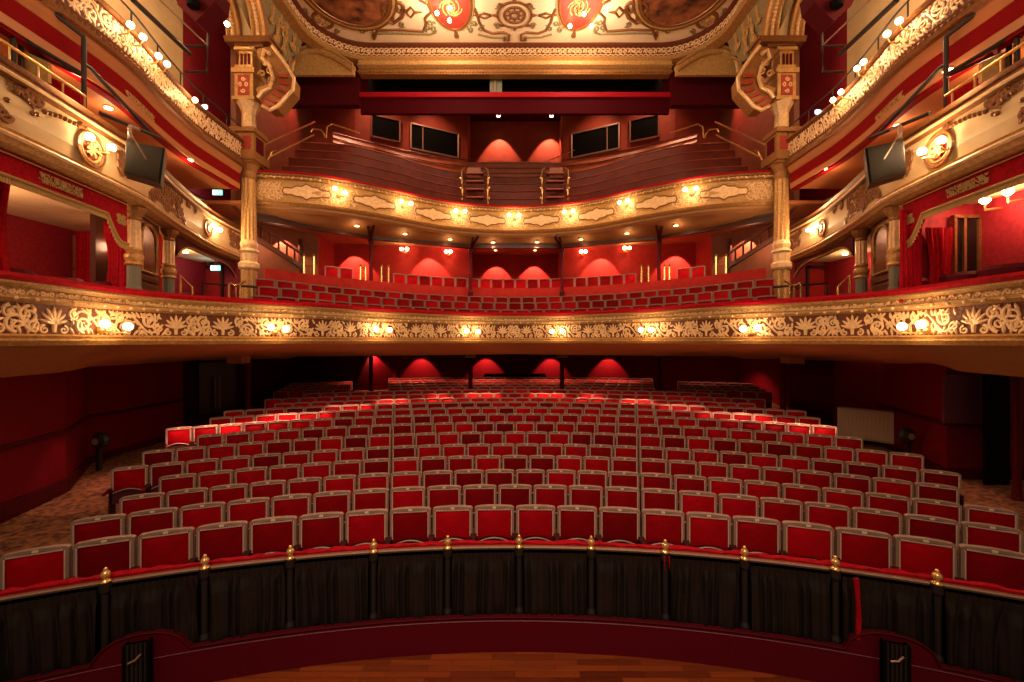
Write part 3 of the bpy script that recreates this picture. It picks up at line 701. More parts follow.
# upper circle front
uc = front('upper_circle_balustrade', 'ochre and gilt upper circle front with oblong cartouche panels', UPPER, 5.34, 5.27, 4.40, 5.10, 4.28)
bpy.data.objects['frieze.001'].data.materials[0] = M['ochre']
UL = [((335, 188.5), (345, 193)), ((401.5, 201.5), (411, 203.5)), ((456, 210.5), (465, 211.3)), ((509, 215), (519, 215)), ((564.5, 212), (573, 211)), ((619.5, 202.5), (627.5, 200.5)), ((685, 189.5), (696, 188.5))]
uu = [UPPER.upx((a[0] + b[0]) / 2) for a, b in UL]; ue = [0] + uu + [UPPER.len]
mb = MB(); pn = MB()
for j, (a, b) in enumerate(zip(ue, ue[1:])):
    c = (a + b) / 2 + (.25 if j == 0 else -.25 if j == 7 else 0); hw = min(.72, (b - a) * .36); v = .36
    out_ = [(-1, 0), (-.93, .10), (-.6, .11), (-.45, .17), (-.2, .18), (0, .26), (.2, .18), (.45, .17), (.6, .11), (.93, .10), (1, 0), (.93, -.10), (.6, -.11), (.45, -.15), (.2, -.16), (0, -.24), (-.2, -.16), (-.45, -.15), (-.6, -.11), (-.93, -.10), (-1, 0)]
    carve(mb, UPPER, [([(c + x * hw, v + y) for x, y in out_], [.028] * len(out_))], EYE + 4.40, .0, 'bronze', 1.)
    carve(mb, UPPER, [([(c + x * hw * 1.13, v + y * 1.35) for x, y in out_], [.018] * len(out_))], EYE + 4.40, .0, 'gold')
    vs = []
    for x, y in out_[:-1]:
        p, nn = UPPER.frame(c + x * hw); vs.append(p + nn * .012 + Vector((0, 0, EYE + 4.40 + v + y)))
    p, nn = UPPER.frame(c); vs.append(p + nn * .012 + Vector((0, 0, EYE + 4.40 + v)))
    pn.add(vs, [(i, (i + 1) % 20, 20) for i in range(20)])
for u in ue[1:-1] + [.25, UPPER.len - .25]:
    for q0, q1 in ((u - .5, u - .17), (u - .17, u + .17), (u + .17, u + .5)):
        if q0 < 0 or q1 > UPPER.len: continue
        carve(mb, UPPER, scrolls(q0, q1, .02, .64, rnd), EYE + 4.41, .0, 'gold_light', .55)
mb.build('scroll_carving', 'gold', uc); pn.build('cartouche_panels', 'gold_light', uc)
for i, (a, b) in enumerate(UL):
    p, nn = UPPER.frame(UPPER.upx((a[0] + b[0]) / 2))
    lamp_pair(*a, *b, p.y + nn.y * .22, 'twin bulb lamp on the upper circle front, %s from the left' % ordn(i + 1), 'upper circle front lamps', 24, nn, r=.07, cur=UPPER, off=.3)
mb = MB(); mb.sweep(UPPER.pts, UPPER.nrm, [(.0, EYE + 4.28), (-.02, EYE + 4.2), (-.12, EYE + 4.12), (-.5, EYE + 4.1), (-.5, EYE + 4.28)]); mb.build('under_moulding', 'soffit', uc)

# side parapets (cream) and side gallery fronts
for sg, nm in ((-1, 'left'), (1, 'right')):
    c = PARL[sg]; E = EYE
    sX = lambda px: px if sg < 0 else 2 * CX - px
    t = thing('box_parapet', 'cream parapet with gilt scrolls above the %s boxes' % nm, 'balcony front')
    mb = MB(); mb.sweep(c.pts, c.nrm, [(0, E + 2.84), (.05, E + 3.05), (.03, E + 3.5), (-.1, E + 3.55), (-.12, E + 2.84)]); mb.build('cream_panel', 'cream', t, smooth=False)
    mb = MB(); mb.sweep(c.pts, c.nrm, [(.03, E + 3.49), (.12, E + 3.53), (.05, E + 3.57), (.04, E + 3.66), (.12, E + 3.72), (-.16, E + 3.74), (-.16, E + 3.49)]); mb.build('top_moulding', 'bronze', t)
    mb = MB(); mb.tube([(p[0] + q[0] * .11, p[1] + q[1] * .11, E + 3.55) for p, q in zip(c.pts, c.nrm)], .03, 6); mb.tube([(p[0] + q[0] * .14, p[1] + q[1] * .14, E + 2.72) for p, q in zip(c.pts, c.nrm)], .035, 6); mb.build('gilt_beads', 'gold_light', t)
    mb = MB(); mb.sweep(c.pts, c.nrm, [(.02, E + 2.86), (.10, E + 2.82), (.06, E + 2.74), (.13, E + 2.70), (.08, E + 2.62), (-.05, E + 2.58), (-.15, E + 2.58), (-.15, E + 2.86)]); mb.build('lower_moulding', 'gold', t)
    mb = MB()
    def bead_line(pxs, vs_):
        pts = [(c.upx(sX(px)), v) for px, v in zip(pxs, vs_)]
        for (ua, va), (ub, vb) in zip(pts, pts[1:]):
            kk = max(1, int(abs(ub - ua) / .07))
            for i in range(kk):
                u = ua + (ub - ua) * i / kk; p, nn = c.frame(u); mb.sphere(p + nn * .06 + Vector((0, 0, E + va + (vb - va) * i / kk)), .036, n=6)
    bead_line([2, 12, 22, 28, 33, 40, 55, 70, 84], [3.2, 3.38, 3.36, 3.2, 3.22, 3.32, 3.38, 3.40, 3.42])
    mb.build('bead_swag', 'bronze', t)
    mb = MB()
    def st(px, v, r, tn, a0, d, rad=.03):
        u = c.upx(sX(px)); q = spiral(u, v, r, tn, a0, d * -sg, 14); carve(mb, c, [(q, taper(rad, rad * .6, len(q)))], E, .05)
    for px, v, r in ((20, 3.42, .1), (28, 3.40, .12), (0, 3.0, .1), (34, 3.42, .08), (80, 3.43, .06), (118, 3.3, .12), (120, 3.1, .1), (150, 3.0, .14), (158, 3.25, .2), (164, 3.0, .16), (170, 3.3, .15), (176, 3.05, .12), (166, 3.42, .1), (155, 3.12, .1), (186, 3.42, .1), (193, 3.42, .07), (181, 2.95, .08), (232, 3.3, .14), (236, 3.05, .12), (228, 3.42, .08)):
        st(px, v, r, 1.3, px, 1 if int(px) % 2 else -1, .035)
        u = c.upx(sX(px))
        for a in (0, 2, 4): carve(mb, c, [leaf(u, v, a + px, r * 1.3, .03)], E, .05)
    for pa, pb, v0_, H_ in ((150, 166, 2.93, .55), (164, 180, 2.93, .55), (228, 240, 2.95, .5), (3, 30, 3.33, .17), (117, 126, 2.95, .5)):
        ua, ub = sorted((c.upx(sX(pa)), c.upx(sX(pb)))); carve(mb, c, scrolls(ua, ub, v0_, H_, rnd), E, .05, None, .9)
    mb.build('scroll_relief', 'bronze', t)
    # round medallions
    for px, py in ((86, 149), (205, 228)):
        u = c.upx(sX(px)); p, nn = c.frame(u); D = p.y; z = E + (CY - py) / F * D; r = .26 if px < 100 else .22
        mb = MB(); tt = Vector((-nn.y, nn.x, 0)); ce = p + nn * .07 + Vector((0, 0, z))
        mb.stroke([ce + tt * r * cos(2 * pi * i / 24) + Vector((0, 0, r * sin(2 * pi * i / 24))) for i in range(25)], nn, .035, 'bronze')
        mb.stroke([ce + tt * r * .75 * cos(2 * pi * i / 24) + Vector((0, 0, r * .75 * sin(2 * pi * i / 24))) for i in range(25)], nn, .02, 'gold')
        vs = [ce - nn * .01 + tt * r * .7 * cos(2 * pi * i / 24) + Vector((0, 0, r * .7 * sin(2 * pi * i / 24))) for i in range(24)]; mb.prism(vs, nn * -.03, 'red_oval')
        for i in range(6): an = 2 * pi * i / 6; mb.stroke([ce, ce + tt * r * .5 * cos(an) + Vector((0, 0, r * .5 * sin(an)))], nn, [.03, .05], 'gold')
        mb.build('medallion', 'bronze', t)
    pr = (((89.5, 137), (111.5, 147.5)), ((213, 225.5), (220, 230))) if sg < 0 else (((922, 151.5), (941, 140.5)), ((808.5, 230), (816.5, 225.5)))
    for j, (a, b) in enumerate(pr):
        p, nn = c.frame(c.upx((a[0] + b[0]) / 2)); lamp_pair(*a, *b, p.y - .02 + nn.y * .15, 'twin bulb lamp on the %s cream parapet %s' % (nm, 'beside the hung loudspeaker' if j == 0 else 'near the main column'), 'cream parapet lamps', 34, nn, r=.065, cur=c, off=.25)
    # gallery front
    c = GALL[sg]
    t = thing('gallery_balustrade', 'gilt filigree gallery front with red valance curving along the %s wall' % nm, 'balcony front')
    mb = MB(); mb.sweep(c.pts, c.nrm, [(0, E + 5.49), (0, E + 6.0), (-.08, E + 6.0), (-.08, E + 5.49)]); mb.build('frieze', 'relief_ground', t)
    mb = MB(); mb.sweep(c.pts, c.nrm, [(.03, E + 6.0), (.08, E + 6.04), (.05, E + 6.1), (-.12, E + 6.1), (-.12, E + 6.0)]); mb.build('top_rail', 'bronze', t)
    mb = MB(); mb.sweep(c.pts, c.nrm, [(.02, E + 5.5), (.08, E + 5.46), (.04, E + 5.40), (.12, E + 5.34), (.10, E + 5.27), (.02, E + 5.25), (-.2, E + 5.25), (-.2, E + 5.5)]); mb.build('lower_moulding', 'bronze', t)
    mb = MB(); mb.sweep(c.pts, c.nrm, [(.02, E + 5.26), (.0, E + 5.16), (-.05, E + 5.05), (-.25, E + 5.05), (-.25, E + 5.26)]); mb.build('round_moulding', 'soffit_orange', t)
    mb = MB(); mb.sweep(c.pts, c.nrm, [(-.06, E + 5.06), (-.10, E + 4.55), (-.25, E + 4.55), (-.25, E + 5.06)]); mb.build('red_valance', 'valance', t)
    mb = MB(); kk = int(c.len / .62)
    for i in range(kk): carve(mb, c, scrolls(c.len * i / kk, c.len * (i + 1) / kk, .02, .47, rnd), E + 5.5, .0, None, .85)
    k2 = int(c.len / .11)
    mb.build('filigree', 'gold_light', t)
    mb = MB()
    for i in range(k2):
        p, nn = c.frame(c.len * i / k2)
        if p.y > 5.5: mb.sphere(p + nn * .09 + Vector((0, 0, E + 5.37)), .035, n=5)
    mb.build('beading', 'bronze', t)
    mb = MB(); u = c.upx(sX(146))
    for du in (-.5, -.17, .17): carve(mb, c, scrolls(u + du, u + du + .33, 4.70, .2, rnd), E, -.07)
    mb.build('gilt_motif', 'gold', t)
    gl = [(130.5, 25), (143, 37), (158.5, 56), (167, 64), (195, 100)] if sg < 0 else [(899, 21), (887, 34), (863.5, 62), (857, 68.5), (841, 92), (833, 100)]
    for j, (px, py) in enumerate(gl):
        p, nn = c.frame(c.upx(px)); D = p.y - .3; q = P(px, py, D)
        tt = thing('globe_lamp', 'small glowing globe lamp on the %s gallery front, %s from the top' % (nm, ordn(j + 1)), 'lamp', group='gallery front lamps on the %s' % nm)
        mb = MB(); mb.sphere(q, .06, n=10); mb.build('bulb', 'bulb', tt)
        mb = MB(); mb.tube([q + Vector((0, 0, -.04)), q + Vector((sg * .05, 0, -.16)), q + Vector((sg * .22, 0, -.18))], .015, 5); mb.build('bracket', 'brass', tt)
        light('lamp_light', 'POINT', q - Vector((sg * .12, .08, -.03)), 15, (1, .64, .32), .06)
    px, py = (204.5, 107) if sg < 0 else (818, 112)
    p, nn = c.frame(c.upx(px)); q = P(px, py, p.y - .1)
    mb = MB(); mb.box(q, (.14, .06, .09), None, rz=.3 * sg); mb.build('indicator_lamp', 'blue_lamp', label='small blue white indicator lamp at the foot of the %s gallery front' % nm, category='lamp')
    # brass handrail above parapet
    c = PARL[sg]; u_a, u_b = sorted((c.upx(sX(0)), c.upx(sX(84))))
    t = thing('parapet_handrail', 'slim brass handrail above the %s cream parapet' % nm, 'handrail')
    pts = [c.frame(u_a - (.8 if sg < 0 else 0) + (u_b - u_a + .8) * i / 16)[0] + Vector((0, 0, E + 3.98)) for i in range(17)]
    mb = MB(); mb.tube(pts, .022, 6); mb.build('rail', 'brass', t)
    mb = MB()
    for i in range(1, 17, 3): mb.tube([pts[i], pts[i] - Vector((0, 0, .26))], .015, 5)
    mb.build('stanchions', 'brass', t)

def hit(px, py, back=.02):                                 # the surface seen on a bearing from the camera
    dg = bpy.context.evaluated_depsgraph_get(); d = P(px, py, 1.0) - Vector((0, 0, EYE)); d.normalize()
    ok, loc, nr, *_ = S.ray_cast(dg, Vector((0, 0, EYE)), d)
    return loc - d * back if ok else P(px, py, 12)
# ================================================================ MAIN COLUMNS
for sg, nm in ((-1, 'left'), (1, 'right')):
    D = 13.0; pxc = 249 if sg < 0 else 781.5
    x0 = (pxc - CX) / F * D; Z = lambda y: EYE + (CY - y) / F * D
    t = thing('main_column', 'tall gilded fluted column with stacked orders at %s of the upper circle' % nm, 'column')
    def lat(name, prof, m, n=16, fl=0, dx=0):
        mb = MB(); mb.lathe((x0 + dx, D, 0), [(r, Z(y)) for r, y in prof], n, m, fl); return mb.build(name, m, t)
    lat('lower_shaft', [(.24, 302), (.24, 300), (.22, 292), (.22, 270)], 'gold', 24, .12)
    lat('base_drum', [(.25, 270), (.29, 268), (.29, 264), (.23, 262), (.24, 254), (.28, 252), (.22, 249), (.25, 245), (.21, 241)], 'gold_light')
    lat('main_shaft', [(.215, 241), (.19, 178)], 'gold', 24, .14)
    lat('capital', [(.19, 180), (.22, 177), (.21, 173), (.30, 167), (.36, 164)], 'gold_dark')
    mb = MB(); mb.box((x0, D, Z(160)), (.8, .8, .24)); mb.box((x0, D, Z(164.5)), (.66, .66, .1)); mb.box((x0, D, Z(134.5)), (.74, .74, .14)); mb.build('cornice', 'gold_dark', t)
    mb = MB(); mb.box((x0 + -sg * .03, D, (Z(156) + Z(137)) / 2), (.6, .6, Z(137) - Z(156)), 'gold_dark'); mb.box((x0 - sg * .335, D, Z(147)), (.02, .36, .44), 'kick_red'); mb.box((x0 - sg * .12, D - .31, Z(147)), (.24, .02, .40), 'red_oval'); mb.build('pedestal', 'gold_dark', t)
    lat('upper_shaft', [(.22, 134), (.24, 131), (.2, 129), (.19, 115), (.22, 112), (.3, 107), (.34, 104)], 'gold_light', 20, .06)
    mb = MB(); mb.box((x0, D, (Z(104) + Z(76)) / 2), (.56, .5, Z(76) - Z(104)), 'gold'); mb.box((x0, D, Z(103)), (.68, .6, .1)); mb.box((x0, D, Z(76)), (.7, .62, .14)); mb.box((x0 + .03, D, Z(62)), (.42, .42, .75), 'gold'); mb.box((x0, D - .26, Z(90)), (.34, .03, .6), 'red_oval')
    for i in range(3): mb.box((x0 - .08 + .11 * i, D - .23, Z(64)), (.06, .03, .32), 'kick_red')
    mb.box((x0, D, Z(71)), (.56, .5, .07)); mb.box((x0 + .02, D, Z(54)), (.6, .55, .1))
    mb.build('pier', 'gold', t)
    mb = MB()
    for i, (dx, dz) in enumerate(((0, .18), (-.08, 0), (.08, 0), (0, -.18))): q = spiral(0, 0, .07, 1.2, i, 1 if i % 2 else -1, 10); mb.stroke([Vector((x0 + dx + x, D - .28, Z(90) + dz + y)) for x, y in q], Vector((0, -1, 0)), .02)
    mb.build('pier_carving', 'gold_light', t)
    mb = MB()
    for dx, wd in ((-.0, 1.35),): mb.box((x0 - sg * .12, D - .05, Z(46)), (wd, .5, .14)); mb.box((x0 - sg * .12, D - .0, Z(43)), (wd + .1, .55, .08)); mb.box((x0 - sg * .12, D - .0, Z(50)), (wd - .5, .42, .10))
    mb.build('entablature', 'bronze', t)
    # console bracket
    b = thing('console_bracket', 'gilded scroll bracket with red stripes curling beside the %s column top' % nm, 'bracket')
    so = [(257, 49), (271, 46), (278, 56), (286, 68), (292, 78), (291, 90), (284, 98), (276, 108), (266, 108), (259, 99), (256, 88), (268, 84), (271, 74), (266, 62), (258, 58)]
    def mx(p): return Vector((-sg * -1 * p.x if sg > 0 else p.x, p.y, p.z)) if False else (p if sg < 0 else Vector((-p.x + 0.05, p.y, p.z)))
    mb = MB(); mb.prism([mx(P(x, y, 12.7)) for x, y in so], (0, .5, 0)); mb.build('body', 'gold_dark', b)
    mb = MB(); mb.tube([mx(P(x, y, 12.62)) for x, y in [(262, 106), (270, 110), (278, 106), (286, 97), (293, 90), (294, 78), (287, 66), (280, 56), (272, 46)]], .055, 6)
    mb.tube([mx(P(x, y, 12.62)) for x, y in [(258, 98), (262, 92), (270, 88), (273, 78), (270, 66), (262, 58), (264, 50), (270, 54)]], .06, 6); mb.build('scroll_edge', 'gold_light', b)
    for x1, y1, x2, y2 in ((262, 102, 270, 107), (266, 97, 276, 103), (272, 92, 282, 98), (277, 88, 287, 92), (279, 82, 290, 84), (278, 76, 288, 76)):
        mb = MB(); mb.bar(mx(P(x1, y1, 12.64)), mx(P(x2, y2, 12.64)), .06, .085); mb.build('red_stripe', 'red_oval', b)
    mb = MB()
    for i, (px, py) in enumerate(((266, 62), (270, 70), (272, 80), (262, 74))): q = spiral(px, py, 4, 1.2, i, 1, 10); mb.tube([mx(P(x, y, 12.62)) for x, y in q], .035, 5)
    mb.build('foliage', 'gold', b)
    # stalls column below
    mb = MB(); xs = ((246 if sg < 0 else 785) - CX) / F * 13.2; mb.lathe((xs, 13.3, 0), [(.13, 0), (.13, .15), (.085, .3), (.08, 2.1), (.1, 2.15), (.1, 2.42)], 14)
    s_ = mb.build('stalls_column', 'kick_red'); s_['label'] = 'slim dark red column under the dress circle at the %s aisle' % nm; s_['category'] = 'column'
    mb = MB(); mb.box((xs - .1 * sg * -1, 13.0, 2.42), (.45, .45, .22)); o = mb.build('column_head', 'soffit', s_)

# posts of the stalls and dress circle
for i, (px, lab) in enumerate(((371, 'left of the rear stalls aisle'), (470.5, 'left of the rear centre block'), (562, 'right of the rear centre block'), (659, 'right of the rear stalls aisle'))):
    D = 17.2 if 1 <= i <= 2 else 18.6
    x = (px - CX) / F * D; mb = MB(); mb.lathe((x, D, 0), [(.14, .2), (.14, .35), (.09, .5), (.085, 2.3), (.12, 2.4), (.12, 2.45)], 12)
    o = mb.build('stalls_post', 'wall_dark', label='slender dark red post, ' + lab, category='post'); mb = MB(); mb.box((x, D - .05, 2.38), (.42, .3, .12)); mb.build('post_head', 'soffit', o)
for px, D, lab in ((371, 15.75, 'outer left'), (470.5, 17.15, 'inner left'), (562, 17.15, 'inner right'), (659, 15.75, 'outer right')):
    x = (px - CX) / F * D; mb = MB(); mb.lathe((x, D, 0), [(.1, EYE + .6), (.1, EYE + 2.0), (.065, EYE + 2.1), (.065, EYE + 3.6), (.1, EYE + 3.72), (.1, EYE + 3.82)], 12)
    o = mb.build('circle_post', 'kick_red', label='%s slim post holding the upper circle above the dress circle seats' % lab, category='post')
    mb = MB()
    for s_ in (-1, 1): mb.bar((x, D - .05, EYE + 3.75), (x + s_ * .1 - (.5 if px < 515 else -.5) * -.6, D - .9, EYE + 4.08), .07, .1)
    mb.build('timber_bracket', 'wood_dark', o)

# ================================================================ BOXES
def drape(mb, a, b, z0, z1, folds=6, amp=.05, z1b=None, k=40, pinch=None):
    a = Vector(a); b = Vector(b); d = b - a; nn = Vector((d.y, -d.x, 0)).normalized(); rows = 9; vs = []
    for j in range(rows):
        tz = j / (rows - 1)
        for i in range(k + 1):
            t = i / k; tp = t
            if pinch: tp = pinch[0] + (t - pinch[0]) * (1 - pinch[1] * sin(pi * min(1, tz * 1.1)) ** 1)
            p = a + d * tp; o = amp * sin(2 * pi * folds * t + .6 * sin(3 * tz)) * (.5 + .5 * (1 - tz)) + amp * .3 * sin(2 * pi * folds * 2.3 * t)
            vs.append((p.x + nn.x * o, p.y + nn.y * o, z0 + (z1 - z0) * tz))
    fs = [(j * (k + 1) + i, j * (k + 1) + i + 1, (j + 1) * (k + 1) + i + 1, (j + 1) * (k + 1) + i) for j in range(rows - 1) for i in range(k)]
    kk = len(vs); vs += [(x + nn.x * -.02, y + nn.y * -.02, z) for x, y, z in vs]; fs += [tuple(kk + q for q in f)[::-1] for f in fs]
    mb.add(vs, fs)
for sg, nm in ((-1, 'left'), (1, 'right')):
    c = PARL[sg]; E = EYE
    sX = lambda px: px if sg < 0 else 2 * CX - px
    # red pelmet with gilt fringe
    ua, ub = sorted((c.upx(sX(0)), c.upx(sX(131))));
    if sg < 0: ua -= 1.4
    else: ub += 1.4
    cc_ = c.cut(ua, ub, .04)
    t = thing('box_pelmet', 'crimson pelmet with gilt scroll and fringe over the %s box opening' % nm, 'pelmet')
    def low(q):                                           # drop of the pelmet; deep scallop at the column end
        e = q if sg < 0 else 1 - q; return 2.20 - (.0 if e < .86 else .42 * sin(min(1, (e - .86) / .1) * pi / 2))
    mb = MB(); vs = []; kx = len(cc_.pts)
    for i, (p, q) in enumerate(zip(cc_.pts, cc_.nrm)):
        lo = low(i / (kx - 1)); vs += [(p[0] - q[0] * .06, p[1] - q[1] * .06, E + 2.6), (p[0] - q[0] * .05, p[1] - q[1] * .05, E + lo), (p[0] - q[0] * .10, p[1] - q[1] * .10, E + lo), (p[0] - q[0] * .10, p[1] - q[1] * .10, E + 2.6)]
    mb.add(vs, [(i * 4 + j, i * 4 + (j + 1) % 4, i * 4 + 4 + (j + 1) % 4, i * 4 + 4 + j) for i in range(kx - 1) for j in range(4)]); mb.build('pelmet_cloth', 'velvet_rail', t)
    mb = MB(); mb.tube([(p[0] - q[0] * .03, p[1] - q[1] * .03, E + low(i / (kx - 1)) + .03) for i, (p, q) in enumerate(zip(cc_.pts, cc_.nrm))], .022, 5)
    mb.tube([(p[0] - q[0] * .03, p[1] - q[1] * .03, E + 2.53) for p, q in zip(cc_.pts, cc_.nrm)], .012, 4)
    for i, (p, q) in enumerate(zip(cc_.pts, cc_.nrm)):
        mb.box((p[0] - q[0] * .05, p[1] - q[1] * .05, E + low(i / (kx - 1)) - .02), (.02, .03, .10))
    mb.build('fringe', 'fringe', t)
    mb = MB(); u = c.upx(sX(66))
    for a_ in (-.36, 0): carve(mb, c, scrolls(u + a_, u + a_ + .36, 2.31, .17, rnd), E, -.045, None, 1.15)
    carve(mb, c, palmette(u, 2.31, .17), E, -.04)
    u = c.upx(sX(124)); carve(mb, c, scrolls(u - .1, u + .12, 2.12, .2, rnd), E, -.045)
    mb.build('scroll_embroidery', 'fringe', t)
    # box columns and arched mirror bay
    for j, (px, top, lab) in enumerate(((140.5, 204, 'nearer the stage'), (174, 226, 'nearer the main column'))):
        p, nn = c.frame(c.upx(sX(px))); x, y = p.x - nn.x * .1, p.y - nn.y * .1
        t = thing('box_column', 'gilded fluted column between the %s boxes, %s' % (nm, lab), 'column')
        for name, prof, m, fl, nn_ in (('pedestal', [(.13, .8), (.13, 1.02), (.11, 1.05), (.11, 1.45)], 'grey_post', 0, 12), ('drum', [(.11, 1.45), (.15, 1.48), (.12, 1.53), (.15, 1.6), (.15, 1.66), (.11, 1.7), (.14, 1.76), (.11, 1.8)], 'gold', 0, 14), ('shaft', [(.115, 1.8), (.10, 2.35)], 'gold_light', .14, 20), ('capital', [(.10, 2.33), (.12, 2.36), (.11, 2.4), (.17, 2.5), (.2, 2.58)], 'gold_dark', 0, 12)):
            mb = MB(); mb.lathe((x, y, E), prof, nn_, m, fl); mb.build(name, m, t)
    pa, na = c.frame(c.upx(sX(146))); pb, nb = c.frame(c.upx(sX(170)))
    A = pa - na * .2; B = pb - nb * .2; d = B - A
    t = thing('arched_mirror', 'arched dark mirror bay between the two %s box columns' % nm, 'mirror')
    mb = MB(); mb.prism([A + Vector((0, 0, E + .7)), B + Vector((0, 0, E + .7)), B + Vector((0, 0, E + 2.6)), A + Vector((0, 0, E + 2.6))], (sg * .06, .06, 0), 'bronze'); mb.build('surround', 'bronze', t)
    arch = [A + d * .2 + Vector((0, 0, E + 1.45))] + [A + d * (.5 - .3 * cos(pi * i / 12)) + Vector((0, 0, E + 2.15 + .3 * sin(pi * i / 12))) for i in range(13)] + [A + d * .8 + Vector((0, 0, E + 1.45))]
    off = Vector((-d.y, d.x, 0)).normalized() * (.03 if sg < 0 else .03)
    if off.x * sg > 0: off = -off
    mb = MB(); mb.prism([p + off for p in arch], -off * .5, 'mirror'); mb.build('glass', 'mirror', t)
    mb = MB(); mb.tube([p + off * 1.3 for p in arch], .035, 6, closed=True); mb.build('gilt_frame', 'gold', t)
    mb = MB(); mb.bar(A + d * .1 + off + Vector((0, 0, E + 1.3)), A + d * .9 + off + Vector((0, 0, E + 1.3)), .05, .08); mb.bar(A + d * .15 + off + Vector((0, 0, E + 1.05)), A + d * .85 + off + Vector((0, 0, E + 1.05)), .03, .25); mb.build('sill', 'wood_dark', t)
    # side return beside second opening: small red pelmet
    ua, ub = sorted((c.upx(sX(181)), c.upx(sX(238)))); cc_ = c.cut(ua, ub, .08); kx = len(cc_.pts)
    t = thing('bay_pelmet', 'short crimson pelmet over the %s bay next to the main column' % nm, 'pelmet')
    mb = MB(); vs = []
    for i, (p, q) in enumerate(zip(cc_.pts, cc_.nrm)):
        e = i / (kx - 1); lo = 2.42 - .35 * abs(2 * e - 1) ** 5; vs += [(p[0] - q[0] * .08, p[1] - q[1] * .08, E + 2.6), (p[0] - q[0] * .08, p[1] - q[1] * .08, E + lo), (p[0] - q[0] * .12, p[1] - q[1] * .12, E + lo), (p[0] - q[0] * .12, p[1] - q[1] * .12, E + 2.6)]
    mb.add(vs, [(i * 4 + j, i * 4 + (j + 1) % 4, i * 4 + 4 + (j + 1) % 4, i * 4 + 4 + j) for i in range(kx - 1) for j in range(4)]); mb.build('pelmet_cloth', 'kick_red', t)
    mb = MB(); mb.tube([(p[0] - q[0] * .05, p[1] - q[1] * .05, E + 2.44 - .35 * abs(2 * i / (kx - 1) - 1) ** 5) for i, (p, q) in enumerate(zip(cc_.pts, cc_.nrm))], .025, 5); mb.build('gilt_trim', 'gold', t)

# left box interior
mb = MB(); mb.prism([(-10.5, 10.0, EYE + .2), (-8.3, 10.0, EYE + .2), (-8.3, 10.0, EYE + 2.62), (-10.5, 10.0, EYE + 2.62)], (0, .12, 0)); struct('wall_box_partition', mb, 'wall_brick', 'red partition at the end of the left box')
mb = MB(); mb.prism([(8.9, 8.05, EYE + .2), (7.6, 8.05, EYE + .2), (7.6, 8.05, EYE + 2.62), (8.9, 8.05, EYE + 2.62)], (0, .12, 0)); struct('wall_box_partition_right', mb, 'damask', 'crimson partition at the end of the right box')
t = thing('box_door', 'brown panelled door in the partition of the left box', 'door')
mb = MB(); mb.box(((69 - CX) / F * 9.95, 9.95, EYE + 1.55), (.62, .06, 1.9)); mb.build('door_leaf', 'brown_wall', t)
mb = MB(); mb.box(((60.5 - CX) / F * 9.95, 9.93, EYE + 1.55), (.07, .08, 2.0)); mb.box(((69 - CX) / F * 9.95, 9.91, EYE + 1.7), (.6, .03, .05)); mb.build('door_trim', 'wood_dark', t)
def curtain(p1, p2, z0, z1, label, folds=5, amp=.05, m='velvet_rail', pinch=None):
    mb = MB(); drape(mb, p1, p2, z0, z1, folds, amp, pinch=pinch); return mb.build('box_curtain', m, label=label, category='curtain', smooth=True)
def at(px, D): return ((px - CX) / F * D, D, 0)
curtain(at(77, 9.6), at(97, 9.6), EYE + .9, EYE + 2.5, 'red velvet curtain hanging by the door of the left box', 5)
curtain(at(105, 8.5), at(129, 8.2), EYE + .8, EYE + 2.4, 'red velvet curtain gathered beside the stage-side left box column', 6, pinch=(.85, .3))
curtain(at(-6, 6.3), at(7, 6.3), EYE + .9, EYE + 2.55, 'red velvet curtain at the picture edge of the left box opening', 4, pinch=(.0, .4))
curtain(at(926, 7.85), at(953, 7.85), EYE + .7, EYE + 2.12, 'bright red curtain gathered on rings in the right box', 7, pinch=(.6, .25))
curtain(at(900, 7.7), at(921, 7.7), EYE + .7, EYE + 2.4, 'red velvet curtain beside the stage-side right box column', 5)
mb = MB(); mb.box((*at(100, 8.8)[:2], EYE + 1.7), (.12, .3, 2.0)); mb.build('box_post', 'wood_dark', label='dark post between curtains in the left box', category='post')
mb = MB(); mb.box((*at(109, 9.2)[:2], EYE + 1.55), (.42, .05, 1.9)); mb.build('wall_panel', 'cream', label='pinkish panel between curtains of the left box', category='panel')
t = thing('box_window', 'dark framed glazed panel beside the bright curtain in the right box', 'window')
mb = MB(); mb.box((*at(966, 7.98)[:2], EYE + 1.75), (.42, .06, 1.1)); mb.build('pane', 'glass_dark', t)
mb = MB()
for dx in (-.23, -.05, .23): mb.box((at(966, 7.95)[0] + dx, 7.95, EYE + 1.75), (.05, .08, 1.2))
for dz in (-.6, .6): mb.box((at(966, 7.95)[0], 7.95, EYE + 1.75 + dz), (.52, .08, .06))
mb.build('frame', 'bronze', t)
# sconces in right box
for i, (px, py, a, b) in enumerate(((985, 201, 'smaller', 'left'), (1008, 192.5, 'larger', 'right'))):
    q = P(px, py, 7.55 if i == 0 else 7.2); t = thing('box_sconce', '%s frosted shade lamp on the crimson wall of the right box, %s one' % (a, b), 'lamp')
    mb = MB(); mb.lathe(q, [(.03, -.05), (.075, 0), (.07, .04), (.03, .05)], 12); mb.build('shade', 'bulb', t); mb = MB(); mb.tube([q - Vector((0, 0, .07)), q - Vector((0, 0, .16)), q + Vector((.3, 0, -.12))], .02, 6); mb.build('arm', 'brass', t)
    light('lamp_light', 'POINT', q - Vector((.12, .25, .12)), 22, (1, .5, .28), .08)
light('box_light', 'POINT', (-9.0, 6.6, EYE + 1.9), 105, (1, .55, .3), .15); light('box_light', 'POINT', (-8.6, 8.9, EYE + 2.0), 22, (1, .55, .3), .15)
